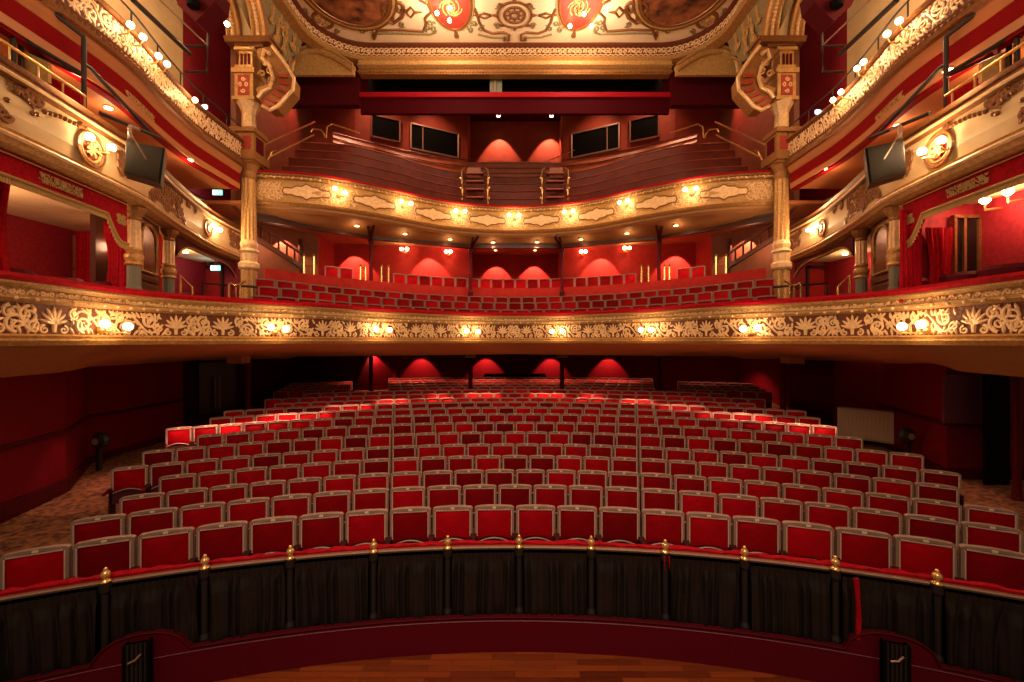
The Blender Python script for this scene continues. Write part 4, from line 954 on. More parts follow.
# armchairs behind rail
def box_chair(px, D, w, label):
    t = thing('box_chair', label, 'chair', (at(px, D)[0], D, EYE + .37))
    mb = MB(); mb.lathe((0, 0, .55), [(w * .4, 0), (w * .5, .08), (w * .52, .2), (w * .45, .26)], 14); mb.build('backrest', 'kick_red', t)
    mb = MB(); mb.box((0, -.05, .35), (w * .9, .45, .12)); mb.build('seat', 'kick_red', t)
    mb = MB()
    for a in (-1, 1):
        for b in (-1, 1): mb.box((a * w * .4, b * .2 - .05, .15), (.04, .04, .3))
    mb.build('legs', 'wood_dark', t)
for a in ((4, 6.9, .7, 'round backed red chair at the picture edge of the left box'), (58, 7.9, .75, 'red chair behind the rail in the middle of the left box'), (108, 8.5, .5, 'red chair near the gathered curtain of the left box'), (912, 8.0, .45, 'dark red chair near the right box column'), (964, 7.3, .6, 'dark red chair under the glazed panel of the right box'), (1010, 6.6, .7, 'dark red chair at the picture edge of the right box')): box_chair(*a)

# bays beside main columns: door wall, light, exit sign, handrails
for sg, nm in ((-1, 'left'), (1, 'right')):
    sX = lambda px: px if sg < 0 else 2 * CX - px
    D = 14.3; mb = MB(); a, b = (at(sX(178), D)[0], at(sX(243), D)[0]); mb.box(((a + b) / 2, D, EYE + 1.6), (abs(b - a) + .3, .1, 2.4)); struct('wall_bay_' + nm, mb, 'damask', 'red wall closing the bay beside the %s main column' % nm)
    t = thing('bay_door', 'pinkish lit door in the bay beside the %s main column' % nm, 'door')
    x = at(sX(208), D)[0]; mb = MB(); mb.box((x, D - .08, EYE + 1.45), (1.0, .06, 1.9)); mb.build('door_leaf', 'wall_brick', t)
    mb = MB(); mb.box((x - .55, D - .1, EYE + 1.5), (.08, .08, 2.1)); mb.box((x + .55, D - .1, EYE + 1.5), (.08, .08, 2.1)); mb.box((x, D - .1, EYE + 2.5), (1.18, .08, .08)); mb.build('door_frame', 'wood_dark', t)
    px, py = (185.5, 252) if sg < 0 else (845, 254); q = P(px, py, 2.6 * F / (CY - py))
    t = thing('bay_downlight', 'round ceiling lamp in the bay beside the %s main column' % nm, 'lamp'); mb = MB(); mb.lathe(q, [(.07, -.02), (.07, .0), (.05, .03)], 14); mb.build('lens', 'bulb', t); mb = MB(); mb.lathe(q + Vector((0, 0, .01)), [(.1, -.01), (.1, .02)], 14); mb.build('rim', 'brass', t)
    light('bay_light', 'POINT', q - Vector((0, .2, .25)), 26, (1, .6, .32), .08)
    # brass handrails
    t = thing('bay_handrail', 'brass handrail with two posts rising in the bay beside the %s main column' % nm, 'handrail')
    D = 11.0; mb = MB(); mb.tube([P(sX(180.5), 306, D), P(sX(180.5), 275, D), P(sX(192), 287, D), P(sX(192), 306, D)], .03, 6); mb.tube([P(sX(180.5), 293, D), P(sX(192), 294, D)], .02, 6); mb.build('rail', 'bright_brass', t)
    t = thing('bay_barrier', 'bronze barrier with brass uprights beside the base of the %s main column' % nm, 'barrier')
    D = 11.6; mb = MB(); mb.tube([P(sX(203), 298, D), P(sX(203), 283, D), P(sX(228), 285, D), P(sX(256), 287, D)], .035, 6); mb.build('top_rail', 'pipe', t)
    mb = MB()
    for px in (229, 236, 240): mb.tube([P(sX(px), 300, D - .1), P(sX(px), 284, D - .1)], .03, 6)
    mb.tube([P(sX(230), 283, D - .15), P(sX(236), 286, D - .15), P(sX(246), 281, D - .15)], .025, 6); mb.build('uprights', 'bright_brass', t)
def exit_sign(px, py, D, label):
    q = P(px, py, D); t = thing('exit_sign', label, 'sign', tuple(q))
    mb = MB(); mb.box((0, 0, 0), (.30, .04, .16)); mb.build('panel', 'exit_green', t)
    mb = MB(); mb.box((-.09, -.025, 0), (.09, .01, .12)); mb.sphere((.02, -.03, .045), .015, n=6); mb.bar((.02, -.03, .03), (.035, -.03, -.01), .02, .02); mb.bar((.035, -.03, -.01), (.06, -.03, -.05), .015, .015); mb.bar((.03, -.03, -.01), (.0, -.03, -.05), .015, .015); mb.bar((.02, -.03, .02), (-.01, -.03, .0), .012, .012); mb.bar((.08, -.03, 0), (.13, -.03, 0), .02, .02); mb.build('pictogram', 'exit_white', t)
    mb = MB(); mb.tube([(0, 0, .08), (0, 0, .55)], .012, 5); mb.build('hanging_rod', 'iron', t)
    light('sign_light', 'POINT', q + Vector((-.15, -.25, -.05)), 3, (.7, .9, 1), .05)
exit_sign(215.5, 268, 13.6, 'lit green and white exit sign inside the lower left bay')
exit_sign(217.5, 192.5, 13.6, 'lit green and white exit sign above the cream parapet on the left')

# scaffold pipes, hung loudspeakers, upper brackets
for sg, nm in ((-1, 'left'), (1, 'right')):
    sX = lambda px: px if sg < 0 else 2 * CX - px
    t = thing('lighting_frame', 'black scaffold pipes standing behind the %s cream parapet' % nm, 'scaffold')
    D = 6.9
    for pts in ([P(sX(84), 118, 7.0), P(sX(84), 36, 7.0)], [P(sX(13), 75, 6.3), P(sX(13), -40, 6.3)], [P(sX(21), 75, 6.5), P(sX(21), 20, 6.5), P(sX(24), -40, 6.5)], [P(sX(84), 64, 7.0), P(sX(90), 68, 7.1), P(sX(152), 134, 8.2)], [P(sX(100), 113, 7.2), P(sX(160), 138, 8.2)], [P(sX(13), 33, 6.3), P(sX(84), 75, 7.0)], [P(sX(84), 37, 7.0), P(sX(40), 2, 6.6)]):
        mb = MB(); mb.tube(pts, .035, 8); mb.build('pipe', 'pipe', t)
    t = thing('hung_loudspeaker', 'square black loudspeaker hung in front of the %s cream parapet' % nm, 'loudspeaker')
    D = 6.6; corner = [(126, 140), (165, 148), (160.5, 184), (124, 173)]
    f_ = [P(sX(x), y, D + (.2 if i in (0, 3) else -.1)) for i, (x, y) in enumerate(corner)]
    mb = MB(); mb.prism(f_, (sg * .28, .38, .05)); mb.build('cabinet', 'iron', t)
    ce = sum(f_, Vector()) / 4; mb = MB(); mb.prism([ce + (p - ce) * .92 + Vector((-sg * .01, -.02, 0)) for p in f_], (sg * .01, .03, 0)); mb.build('grille', 'black_speaker', t)
    mb = MB(); mb.tube([P(sX(130), 140, D), P(sX(130), 126, 7.6), P(sX(154), 135.5, 8.2)], .03, 6); mb.tube([P(sX(127), 128, 6.8), P(sX(146), 159, D - .15)], .012, 5); mb.build('hanging_bracket', 'metal_trim', t)
    t = thing('wall_frame', 'dark rectangular pipe frame fixed above the %s gallery front' % nm, 'pipe frame')
    mb = MB(); D = 11.2
    mb.tube([P(sX(186), 46, D), P(sX(207.5), 46, D), P(sX(207), 72, D), P(sX(186), 71.5, D)], .035, 6); mb.tube([P(sX(207.5), 46, D), P(sX(209), 10, D)], .03, 6)
    mb.build('frame_pipe', 'pipe', t)
    mb = MB(); mb.tube([P(sX(160), 0, 9.5), P(sX(207), 45, 11)], .02, 6); mb.build('light_rod', 'metal_trim', t)
    t = thing('overhead_pipe', 'dark sloping pipe above the %s gallery globe lamps' % nm, 'pipe')
    mb = MB(); mb.tube([P(sX(133), 0, 8.9), P(sX(190), 54, 10.8)], .055, 8); mb.build('pipe_run', 'pipe', t)
    t = thing('gallery_handrail', 'thin dark rail above the %s gallery filigree' % nm, 'handrail')
    c = GALL[sg]; mb = MB(); mb.tube([(p[0], p[1], EYE + 6.45) for p in c.pts if p[1] > 5], .02, 5); mb.build('rail', 'pipe', t)
    mb = MB()
    for i in range(0, len(c.pts), 8):
        if c.pts[i][1] > 5.2: mb.tube([(c.pts[i][0], c.pts[i][1], EYE + 6.05), (c.pts[i][0], c.pts[i][1], EYE + 6.45)], .015, 5)
    mb.build('stanchions', 'pipe', t)
    # dark spotlight housing at the top
    t = thing('follow_lantern', 'dark maroon hanging lantern box high above the %s gallery' % nm, 'stage light')
    D = 10.6; mb = MB(); mb.prism([P(sX(x), y, D) for x, y in ((172, -12), (217, -12), (215, 2), (196, 21), (178, 5))], (0, .5, 0)); mb.build('housing', 'maroon', t)
    mb = MB(); mb.lathe(P(sX(193), 3, D - .1), [(.13, -.1), (.15, .05), (.05, .15)], 12); mb.build('lens', 'black', t)
    # soffit downlights
    for j, (px, py) in enumerate(((75.5, 73), (108.5, 108), (190, 160)) if sg < 0 else ((948, 70.5), (993, 64.5), (897, 125.5), (827.5, 169))):
        D = (4.55 if not (sg > 0 and j == 0) else 4.55) * F / (CY - py); q = P(px, py, 4.575 * F / (CY - py))
        tt = thing('soffit_downlight', 'small round downlight in the underside of the %s gallery, %s from the top' % (nm, ordn(j + 1)), 'lamp')
        mb = MB(); mb.lathe(q, [(.06, -.015), (.065, 0), (.05, .03)], 12); mb.build('lens', 'bulb', tt); mb = MB(); mb.lathe(q + Vector((0, 0, .01)), [(.085, -.01), (.085, .03)], 12); mb.build('rim', 'brass', tt)
        light('downlight_light', 'POINT', q - Vector((0, .0, .22)), 14, (1, .55, .28), .07)
    q = P(227 if sg < 0 else 803, 24, 12.0); tt = thing('arch_lamp', 'single bright lamp under the %s arch above the gallery' % nm, 'lamp')
    if sg < 0: mb = MB(); mb.sphere(q, .07, n=10); mb.build('bulb', 'bulb', tt); mb = MB(); mb.tube([q, q + Vector((-.35, .1, .9))], .02, 5); mb.build('stem', 'brass', tt); light('lamp_light', 'POINT', q - Vector((0, .2, .1)), 25, (1, .6, .3), .07)
    else: bpy.data.objects.remove(tt)
    light('gallery_wall_light', 'POINT', (sg * 8.9, 9.6, EYE + 8.6), 110, (1, .6, .3), .3)

# upper box level interior between parapet and gallery
for sg, nm in ((-1, 'left'), (1, 'right')):
    sX = lambda px: px if sg < 0 else 2 * CX - px
    t = thing('side_screen', 'tan and red partition screen behind the %s cream parapet' % nm, 'screen')
    mb = MB(); mb.prism([P(sX(22), 50, 6.6), P(sX(48), 62, 6.6), P(sX(48), 82, 6.6), P(sX(22), 72, 6.6)], (0, .05, 0)); mb.build('tan_panel', 'ochre', t)
    mb = MB(); mb.prism([P(sX(48), 76, 6.9), P(sX(80), 92, 6.9), P(sX(80), 112, 6.9), P(sX(48), 92, 6.9)], (0, .05, 0)); mb.build('red_panel', 'velvet_rail', t)
    mb = MB(); mb.bar(P(sX(48), 60, 6.7), P(sX(82), 76, 6.7), .05, .05); mb.bar(P(sX(22), 48, 6.7), P(sX(48), 60, 6.7), .05, .05); mb.build('dark_frame', 'wood_dark', t)

# ================================================================ DRESS CIRCLE details
for sg, nm in ((-1, 'left'), (1, 'right')):
    sX = lambda px: px if sg < 0 else 2 * CX - px
    t = thing('staircase', 'staircase with dark balusters descending behind the %s of the dress circle' % nm, 'staircase')
    A = P(sX(252), 221, 13.9); B = P(sX(302), 254, 16.0)
    dn = Vector((0, 0, -(14) / F * 15))
    mb = MB(); mb.bar(A, B, .08, .07); mb.bar(A + dn, B + dn, .1, .16); mb.build('handrail', 'wood_dark', t)
    mb = MB()
    for i in range(7): q = A + (B - A) * (i / 6); mb.bar(q, q + dn, .05, .05)
    mb.build('balusters', 'wood_dark', t)
    mb = MB(); mb.box((B.x, B.y, B.z - .35), (.12, .12, 1.3)); mb.build('newel', 'wood_dark', t)
    mb = MB(); mb.prism([A + dn + Vector((0, .05, -.08)), B + dn + Vector((0, .05, -.08)), Vector((B.x, B.y + .05, EYE + 1.6)), Vector((A.x, A.y + .05, EYE + 1.6))], (0, .1, 0)); mb.build('stair_side', 'brown_wall', t)
    mb = MB(); q = P(sX(300.5), 250, 16.3); mb.box((q.x, q.y, EYE + 3.2), (.12, .12, 1.5)); mb.build('wall_post', 'wood_dark', label='dark upright post at the foot of the %s staircase' % nm, category='post')
    light('stair_fill', 'POINT', (sg * 8.0, 14.2, EYE + 3.2), 26, (1, .55, .3), .2)  # unseen fill added to lighten the staircase wall
    # brass aisle gates
    for j, (px, py, w_, lab) in enumerate(((309, 262, 10, 'staircase foot'), (363, 272, 5, 'outer circle post'), (385, 272, 7, 'inner side of the aisle'))):
        D = (15.7, 16.1, 16.9)[j]; t = thing('aisle_rail', 'brass aisle rail by %s, %s side of dress circle' % (lab, nm), 'handrail')
        for dx in (-w_ / 2, w_ / 2):
            mb = MB(); q = P(sX(px + dx), py, D); mb.lathe((q.x, q.y, q.z), [(.045, -.9), (.045, .2), (.06, .22), (.02, .3)], 8); mb.build('post', 'bright_brass', t)
        mb = MB(); mb.tube([P(sX(px - w_ / 2), py - 4, D), P(sX(px + w_ / 2), py - 4, D)], .02, 6); mb.tube([P(sX(px - w_ / 2), py + 4, D), P(sX(px + w_ / 2), py + 4, D)], .02, 6); mb.build('bars', 'bright_brass', t)
# wall sconces, downlights and pools
SC = [((401.5, 249), (407, 249)), ((446, 251.5), (450.5, 251.5)), ((581, 251.5), (585.5, 251.5)), ((624.5, 248), (629.5, 248))]
for i, (a, b) in enumerate(SC):
    D = 18.45 if i in (0, 3) else 18.9
    lamp_pair(*a, *b, D, 'twin bulb sconce on the red back wall of the dress circle, %s from the left' % ordn(i + 1), 'dress circle back wall sconces', 34, (0, -1, 0), r=.08)
US = [(357, 225.5), (405, 233.5), (450, 239), (493, 242), (537, 241.7), (581, 239), (627, 233), (676, 225)]
for i, (px, py) in enumerate(US):
    bpy.context.view_layer.update(); q = hit(px, py); t = thing('circle_downlight', 'round downlight under the upper circle, %s from the left' % ordn(i + 1), 'lamp', group='downlights under the upper circle')
    mb = MB(); mb.lathe(q, [(.075, -.03), (.08, 0), (.06, .03)], 12); mb.build('lens', 'bulb_small', t); mb = MB(); mb.lathe(q + Vector((0, 0, .0)), [(.1, -.02), (.1, .04)], 12); mb.build('rim', 'brass', t)
    light('downlight_light', 'SPOT', q - Vector((0, 0, .06)), 170, (1, .55, .3), .05, q - Vector((0, -.3, 3)), 100, .6)
    light('downlight_glow', 'POINT', q - Vector((0, .1, .2)), 4, (1, .6, .3), .05)
for px, py in ((495.5, 250), (535, 250)):
    q = hit(px, py); t = thing('recess_downlight', 'small downlight in the central recess ceiling, %s one' % ('left' if px < 515 else 'right'), 'lamp'); mb = MB(); mb.lathe(q, [(.06, -.03), (.06, .02)], 12); mb.build('lens', 'bulb_small', t); mb = MB(); mb.lathe(q + Vector((0, 0, .01)), [(.08, -.02), (.08, .05)], 12); mb.build('rim', 'brass', t)
for px, D in ((292, 16.2), (356, 18.1), (430, 18.75), (496, 20.9), (534, 20.9), (600, 18.75), (674, 18.1), (738, 16.2)):
    bpy.context.view_layer.update(); q = hit(px, 265 if 340 < px < 690 else 252, 0); light('wall_wash', 'SPOT', (q.x, q.y - .62, EYE + 4.15), 420, (1, .42, .25), .04, (q.x, q.y + .05, EYE + 2.4), 76, .2)

# gallery back: windows, recess lights, aisle stairs, rails
def gb_point(px):                                           # point of the slanted gallery wall on a bearing (left side)
    r = (px - CX) / F; a = Vector((-7.7, 20.2)); b = Vector((-2.55, 22.8)); d = b - a; tt_ = (r * a.y - a.x) / (d.x - r * d.y); return a + d * tt_
gi = 1
for sg, nm in ((-1, 'left'), (1, 'right')):
    for (pa_, pb_, y0, y1, lab) in ((371.5, 400, 115, 137, 'smaller outer'), (411, 458, 124, 149, 'larger inner')):
        A = gb_point(pa_); B = gb_point(pb_); zt = EYE + (341 - y0) / F * A.y; zb = EYE + (341 - y1) / F * A.y
        n2 = Vector((B.y - A.y, -(B.x - A.x))).normalized() * .06
        pts = [Vector((A.x + n2.x, A.y + n2.y, zb)), Vector((B.x + n2.x, B.y + n2.y, zb)), Vector((B.x + n2.x, B.y + n2.y, zt)), Vector((A.x + n2.x, A.y + n2.y, zt))]
        if sg > 0: pts = [Vector((-p.x, p.y, p.z)) for p in pts]
        mb = MB(); mb.prism(pts, (0, .04, 0)); w_ = mb.build('window_%d' % gi, 'black', kind='structure', label='dark control room window, %s one on the %s' % (lab, nm), category='window')
        mb = MB()
        for a, b in zip(pts, pts[1:] + pts[:1]): mb.bar(a - Vector((0, .03, 0)), b - Vector((0, .03, 0)), .07, .07)
        if lab[0] == 'l': a = pts[0] + (pts[1] - pts[0]) * .24; b = pts[3] + (pts[2] - pts[3]) * .24; mb.bar(a - Vector((0, .03, 0)), b - Vector((0, .03, 0)), .05, .05)
        mb.build('window_frame', 'metal_trim' if lab[0] == 'l' else 'brown_wall', w_); gi += 1
for px in (498.5, 551.5):
    q = P(px, 115.5, 22.9); t = thing('rear_downlight', 'bright downlight in the rear recess of the upper circle, %s one' % ('left' if px < 515 else 'right'), 'lamp')
    mb = MB(); mb.lathe(q, [(.09, -.05), (.1, .05)], 12); mb.build('lens', 'bulb', t); mb = MB(); mb.lathe(q + Vector((0, 0, .02)), [(.12, -.03), (.12, .3)], 12); mb.build('rim', 'brass', t)
    light('rear_spot', 'SPOT', q - Vector((0, -.5, .15)), 600, (1, .45, .25), .05, (q.x, 24.3, q.z - 2.4), 70, .25)
for sg in (-1, 1):
    for px in (362, 420):
        D = 17.6 + (px - 333) / 135 * 2.6; x = (px - CX) / F * D; light('ledge_wash', 'SPOT', (-sg * x, D - .1, EYE + 12.2), 1500, (1, .5, .28), .1, (-sg * x, D + .3, EYE + 8.5), 60, .9)
    light('side_red_wash', 'SPOT', (sg * 8.9, 18.2, EYE + 11.5), 600, (1, .22, .15), .1, (sg * 9.7, 17.5, EYE + 9), 80, .9)
for sg in (-1, 1):
    for xx, yy in ((6.4, 19.6), (4.0, 20.7)): light('control_wall_fill', 'SPOT', (sg * xx, yy - .5, EYE + 12.5), 380, (1, .5, .28), .15, (sg * xx, yy + 1.2, EYE + 9.4), 90, .9)  # unseen spots added to brighten the wall around the control windows
# curved panelled ledge under the control windows
for sg, nm in ((-1, 'left'), (1, 'right')):
    top = [(333, 133), (360, 140), (390, 147.5), (430, 156), (468, 160.5)]; bot = [(333, 148), (360, 156), (390, 165), (430, 175), (468, 181)]
    A = []; B = []
    for (px, y), (qx, y2) in zip(top, bot):
        D = 17.6 + (px - 333) / 135 * 2.6; A.append(P(px, y, D)); B.append(P(qx, y2, D - .35))
    if sg > 0: A = [Vector((-p.x, p.y, p.z)) for p in A]; B = [Vector((-p.x, p.y, p.z)) for p in B]
    t = thing('panelled_ledge', 'polished curved wooden parapet below the %s control windows' % nm, 'parapet')
    k = len(A); mb = MB(); vs = A + B + [p + Vector((0, .2, 0)) for p in A] + [p + Vector((0, .2, 0)) for p in B]
    mb.add(vs, [(i, i + 1, k + i + 1, k + i) for i in range(k - 1)] + [(i, 2 * k + i, 2 * k + i + 1, i + 1) for i in range(k - 1)] + [(2 * k + i, 3 * k + i, 3 * k + i + 1, 2 * k + i + 1) for i in range(k - 1)]); mb.build('panel_face', 'wood_pink', t)
    mb = MB()
    for f_ in (0.0, .33, .66, 1.0): mb.tube([a + (b - a) * f_ + Vector((0, -.03, 0)) for a, b in zip(A, B)], .025, 5)
    mb.build('rail_lines', 'wood_gallery', t)
    # stair aisle with brass rails
    t = thing('gallery_aisle_rail', 'pair of brass aisle rails on the steps of the upper circle, %s one' % nm, 'handrail')
    sX = lambda px: px if sg < 0 else 2 * CX - px
    for dx in (-13, 13):
        mb = MB(); D = 18.2
        mb.tube([P(sX(475 + dx), 200, 17.8), P(sX(475 + dx * .95), 190, 18.0), P(sX(475 + dx * 1.05), 180, 18.4), P(sX(475 + dx), 170, 18.9), P(sX(475 + dx * .8), 168, 19)], .035, 6)
        for y in (198, 188, 178): mb.tube([P(sX(475 + dx), y, 18), P(sX(475 + dx), y + 6, 18)], .04, 6); mb.sphere(P(sX(475 + dx * 1.1), y, 18), .05, n=6)
        mb.build('brass_rail', 'bright_brass', t)
    mb = MB(); 
    for i in range(4): q = P(sX(475), 198 - i * 8, 18.0 + i * .3); mb.box(q, (.75, .3, .06))
    mb.build('step_edges', 'wood_pink', t)
    mb = MB(); q = P(sX(474), 173, 19); mb.box(q, (.6, .1, .45)); mb.build('notice_panel', 'wood_pink', t)
    # side handrails
    t = thing('upper_stair_rail', 'brass stair rails climbing the %s side of the upper circle' % nm, 'handrail')
    mb = MB(); mb.tube([P(sX(262), 146, 14.2), P(sX(315), 122, 17.8)], .03, 6); mb.tube([P(sX(270), 157, 14.3), P(sX(300), 142, 16), P(sX(314), 135, 17)], .03, 6); mb.build('long_rails', 'brass', t)
    mb = MB()
    for pts in ([(311, 132), (313, 129), (321, 130), (324, 134), (325, 138)], [(326, 138), (327, 127), (332, 124), (360, 133)], [(268, 160), (272, 152), (276, 150)]): mb.tube([P(sX(x), y, 16.8 if x > 300 else 14.4) for x, y in pts], .03, 6)
    mb.build('hoop_rails', 'brass', t)
# thin rail across recess
t = thing('recess_rail', 'thin brass rail in front of the rear recess of the upper circle', 'handrail')
mb = MB(); mb.tube([P(490, 162, 20.8), P(545, 162, 20.8), P(575, 150, 20.2)], .02, 5); mb.build('rail', 'brass', t)
mb = MB()
for px in (498, 517, 546): mb.tube([P(px, 162, 20.8), P(px, 168, 20.8)], .02, 5)
mb.build('stanchions', 'brass', t)
mb = MB(); mb.box(P(496, 84.5, 17.3), (.5, .1, .9), 'grey_post'); mb.box(P(495, 84, 17.2), (.06, .06, .95), 'metal_trim'); o = mb.build('slot_rack', 'grey_post', label='pale grey upright rack inside the black slot under the ceiling', category='rack')

# ================================================================ STALLS: wall fittings
t = thing('radiator', 'grey ribbed radiator on the right aisle wall behind the seats', 'radiator')
A = P(836, 431, 12.2); B = P(890, 437, 11.3); mb = MB()
for i in range(15):
    q = A + (B - A) * (i / 14); mb.box((q.x - .0, q.y - .12, .68), (.085, .09, .84), rz=-.5)
mb.build('fins', 'radiator', t); mb = MB(); mb.bar((A.x, A.y - .1, 1.10), (B.x, B.y - .1, 1.10), .13, .05); mb.bar((A.x, A.y - .1, .28), (B.x, B.y - .1, .28), .13, .05)
for q in (A, B): mb.box((q.x, q.y - .1, .13), (.05, .05, .28)); mb.build('pipes', 'radiator', t)
for px, D, lab in ((100, 9.5, 'left'), (907, 10.0, 'right')):
    x = (px - CX) / F * D; t = thing('floor_lantern', 'round black lantern on a bracket low on the %s aisle wall' % lab, 'stage light')
    mb = MB(); mb.lathe((x, D, .75), [(.05, -.10), (.17, -.07), (.19, .0), (.16, .06), (.06, .1)], 14, axis='Y'); mb.build('housing', 'iron', t)
    mb = MB(); mb.box((x - .12 * (1 if px < 515 else -1), D + .1, .35), (.08, .08, .75)); mb.build('stand', 'iron', t)
    mb = MB(); mb.lathe((x, D - .11, .75), [(.02, 0), (.08, .01)], 10, axis='Y'); mb.build('lens', 'metal_trim', t)
mb = MB(); A = P(948, 375, 8.9); B = P(991, 425, 8.8); mb.prism([(A.x, 8.98, A.z), (B.x, 8.93, A.z), (B.x, 8.93, B.z), (A.x, 8.98, B.z)], (0, .05, 0)); mb.build('fabric_panel', 'panel_purple', label='purplish acoustic fabric panel on the right aisle wall', category='panel')
mb = MB(); x = at(1002, 8.6)[0]; mb.box((x, 8.7, 1.15), (.5, .06, 2.4)); mb.build('door_1', 'black', kind='structure', label='dark doorway at the far right of the stalls', category='door')
mb = MB(); mb.lathe((at(1017, 8.0)[0], 8.0, 0), [(.09, -.03), (.07, .1), (.06, .3), (.06, 2.5)], 12); mb.build('aisle_pole', 'kick_red', label='dark red round pole at the far right aisle', category='pole')
t = thing('double_door', 'dark double door with long brass pull handles behind the left stalls', 'door')
a = Vector((-12, 15.3, 0)); b = Vector((-11.1, 17.0, 0)); 
mb = MB(); p = at(199, 15.6); q = at(235, 16.6); mb.prism([(p[0], p[1], 0), (q[0], q[1], 0), (q[0], q[1], 2.2), (p[0], p[1], 2.2)], (.0, .08, 0)); mb.build('door_leaves', 'wood_dark', t)
for px in (215.2, 219.6): mb = MB(); mb.tube([P(px, 377, 15.85), P(px, 408, 15.85)], .025, 6); mb.build('pull_handle', 'metal_trim', t)
# sound desk at the back
t = thing('sound_desk', 'low desk with pale edge at the back of the centre stalls', 'desk')
mb = MB(); mb.box((0, 21.5, .83), (3.1, .8, .94)); mb.build('desk_body', 'black', t); mb = MB(); mb.box((-.05, 21.1, EYE - (377.5 - 341) / F * 21.1), (2.6, .06, .05)); mb.build('desk_edge', 'cream', t)
# rear stalls red pools, and soffit downlights washing the middle rows
for px in (371, 418, 485, 552, 612, 700, 732):
    x = (px - CX) / F * 22.0; light('rear_row_fill', 'SPOT', ((px - CX) / F * 19.2, 19.0, 2.42), 260, (1, .35, .2), .05, ((px - CX) / F * 19.2, 19.2, 0), 120, .6)  # unseen spots added to brighten the rear seat rows
    light('rear_wall_wash', 'SPOT', (x, 22.1, 2.35), 230, (1, .3, .18), .04, (x, 22.6, 1.4), 80, .3)
light('aisle_wash', 'SPOT', (-6.9, 20, 2.4), 160, (1, .5, .25), .05, (-6.9, 20, 0), 90, .4); light('aisle_wash', 'SPOT', (6.9, 20, 2.4), 160, (1, .5, .25), .05, (6.9, 20, 0), 90, .4)
dl = thing
UD = [DRESS.upx(px) for px in (150, 182, 214, 250, 290, 330, 370, 410, 450, 490)]
UD += [DRESS.len - u for u in UD]
for i, u in enumerate(sorted(UD)):
    p, nn = DRESS.frame(u); q = p - nn * (.9) + Vector((0, 0, EYE - .32)); j = 0
    light('stalls_spot', 'SPOT', q - Vector((0, 0, .05)), 120 if i < 2 or i > 17 else 700, (1, .45, .28), .05, q - nn * .35 - Vector((0, 0, 2)), 50, .5)
# ================================================================ SEATS
W = .505
def seat_meshes(detail, vel='velvet'):
    w2 = W / 2 - .004; b = .031; T = .93; Bt = .55; out = {}
    mb = MB()
    top = [(-w2, T - .02), (-w2 * .9, T - .005), (-w2 * .5, T + .004), (0, T + .008), (w2 * .5, T + .004), (w2 * .9, T - .005), (w2, T - .02)]
    outer = [(-w2, Bt)] + top + [(w2, Bt)]
    inner = [(-w2 + b, Bt)] + [(max(-w2 + b, min(w2 - b, x)), z - b) for x, z in top] + [(w2 - b, Bt)]
    k = len(outer); vs = []
    for y in (-.03, .03): vs += [(x, y, z) for x, z in outer] + [(x, y, z) for x, z in inner]
    fs = []
    for i in range(k - 1):
        fs += [(i, i + 1, k + i + 1, k + i), (2 * k + i, 3 * k + i, 3 * k + i + 1, 2 * k + i + 1), (i, 2 * k + i, 2 * k + i + 1, i + 1), (k + i, k + i + 1, 3 * k + i + 1, 3 * k + i)]
    mb.add(vs, fs, 'seat_frame')
    if detail:                                            # brass studs on the inner edge of the frame
        path = [(-w2 + b, Bt + .02 + .018 * i) for i in range(18)] + [(-w2 + b + .018 * i, T - b - .005) for i in range(1, int((2 * w2 - 2 * b) / .018))] + [(w2 - b, T - .05 - .018 * i) for i in range(18)]
        for x, z in path: mb.box((x, -.035, z), (.011, .014, .011), 'stud')
    out['frame'] = mb.mesh('frame', 'seat_frame')
    mb = MB(); g = 6; vs = []; fs = []
    x0, x1, z0, z1 = -w2 + b * .9, w2 - b * .9, Bt - .1, T - b - .002
    for j in range(g + 1):
        for i in range(g + 1):
            a, c = i / g, j / g; vs.append((x0 + (x1 - x0) * a, -.015 - .05 * (sin(pi * a) * sin(pi * c)) ** .5, z0 + (z1 - z0) * c))
    for j in range(g):
        for i in range(g): fs.append((j * (g + 1) + i, j * (g + 1) + i + 1, (j + 1) * (g + 1) + i + 1, (j + 1) * (g + 1) + i))
    mb.add(vs, fs, vel); mb.box((0, .02, (z0 + z1) / 2), (x1 - x0, .03, z1 - z0), 'dark_seat'); out['backrest'] = mb.mesh('backrest', vel, True)
    for p in out['backrest'].polygons: p.use_smooth = p.material_index == 0
    mb = MB(); arcp = [(-w2 + .05 + (2 * w2 - .1) * i / 8, .53 + .05 * sin(pi * i / 8)) for i in range(9)]
    poly = [Vector((-w2 + .05, -.16, .36))] + [Vector((x, -.12, z)) for x, z in arcp] + [Vector((w2 - .05, -.16, .36))]
    mb.prism(poly, (0, .09, 0), 'dark_seat'); mb.tube([(x, -.125, z) for x, z in arcp], .010, 5, 'seat_frame'); out['squab'] = mb.mesh('squab', 'dark_seat')
    mb = MB()
    for s_ in (-1, 1):
        mb.box((s_ * (w2 - .015), -.02, .265), (.022, .26, .66), 'dark_seat')
    out['standard'] = mb.mesh('standard', 'dark_seat')
    mb = MB(); mb.box((-w2 - .004, -.17, .58), (.05, .30, .035), 'dark_seat'); mb.lathe((-w2 - .004, -.32, .58), [(.026, -.018), (.026, .018)], 10, 'velvet'); out['armrest'] = mb.mesh('armrest', 'velvet')
    mb = MB(); mb.box((0, -.035, T - .012), (.045, .012, .022), 'plate'); out['number_plate'] = mb.mesh('number_plate', 'plate')
    return out
SM1 = seat_meshes(True); SM2 = seat_meshes(True)
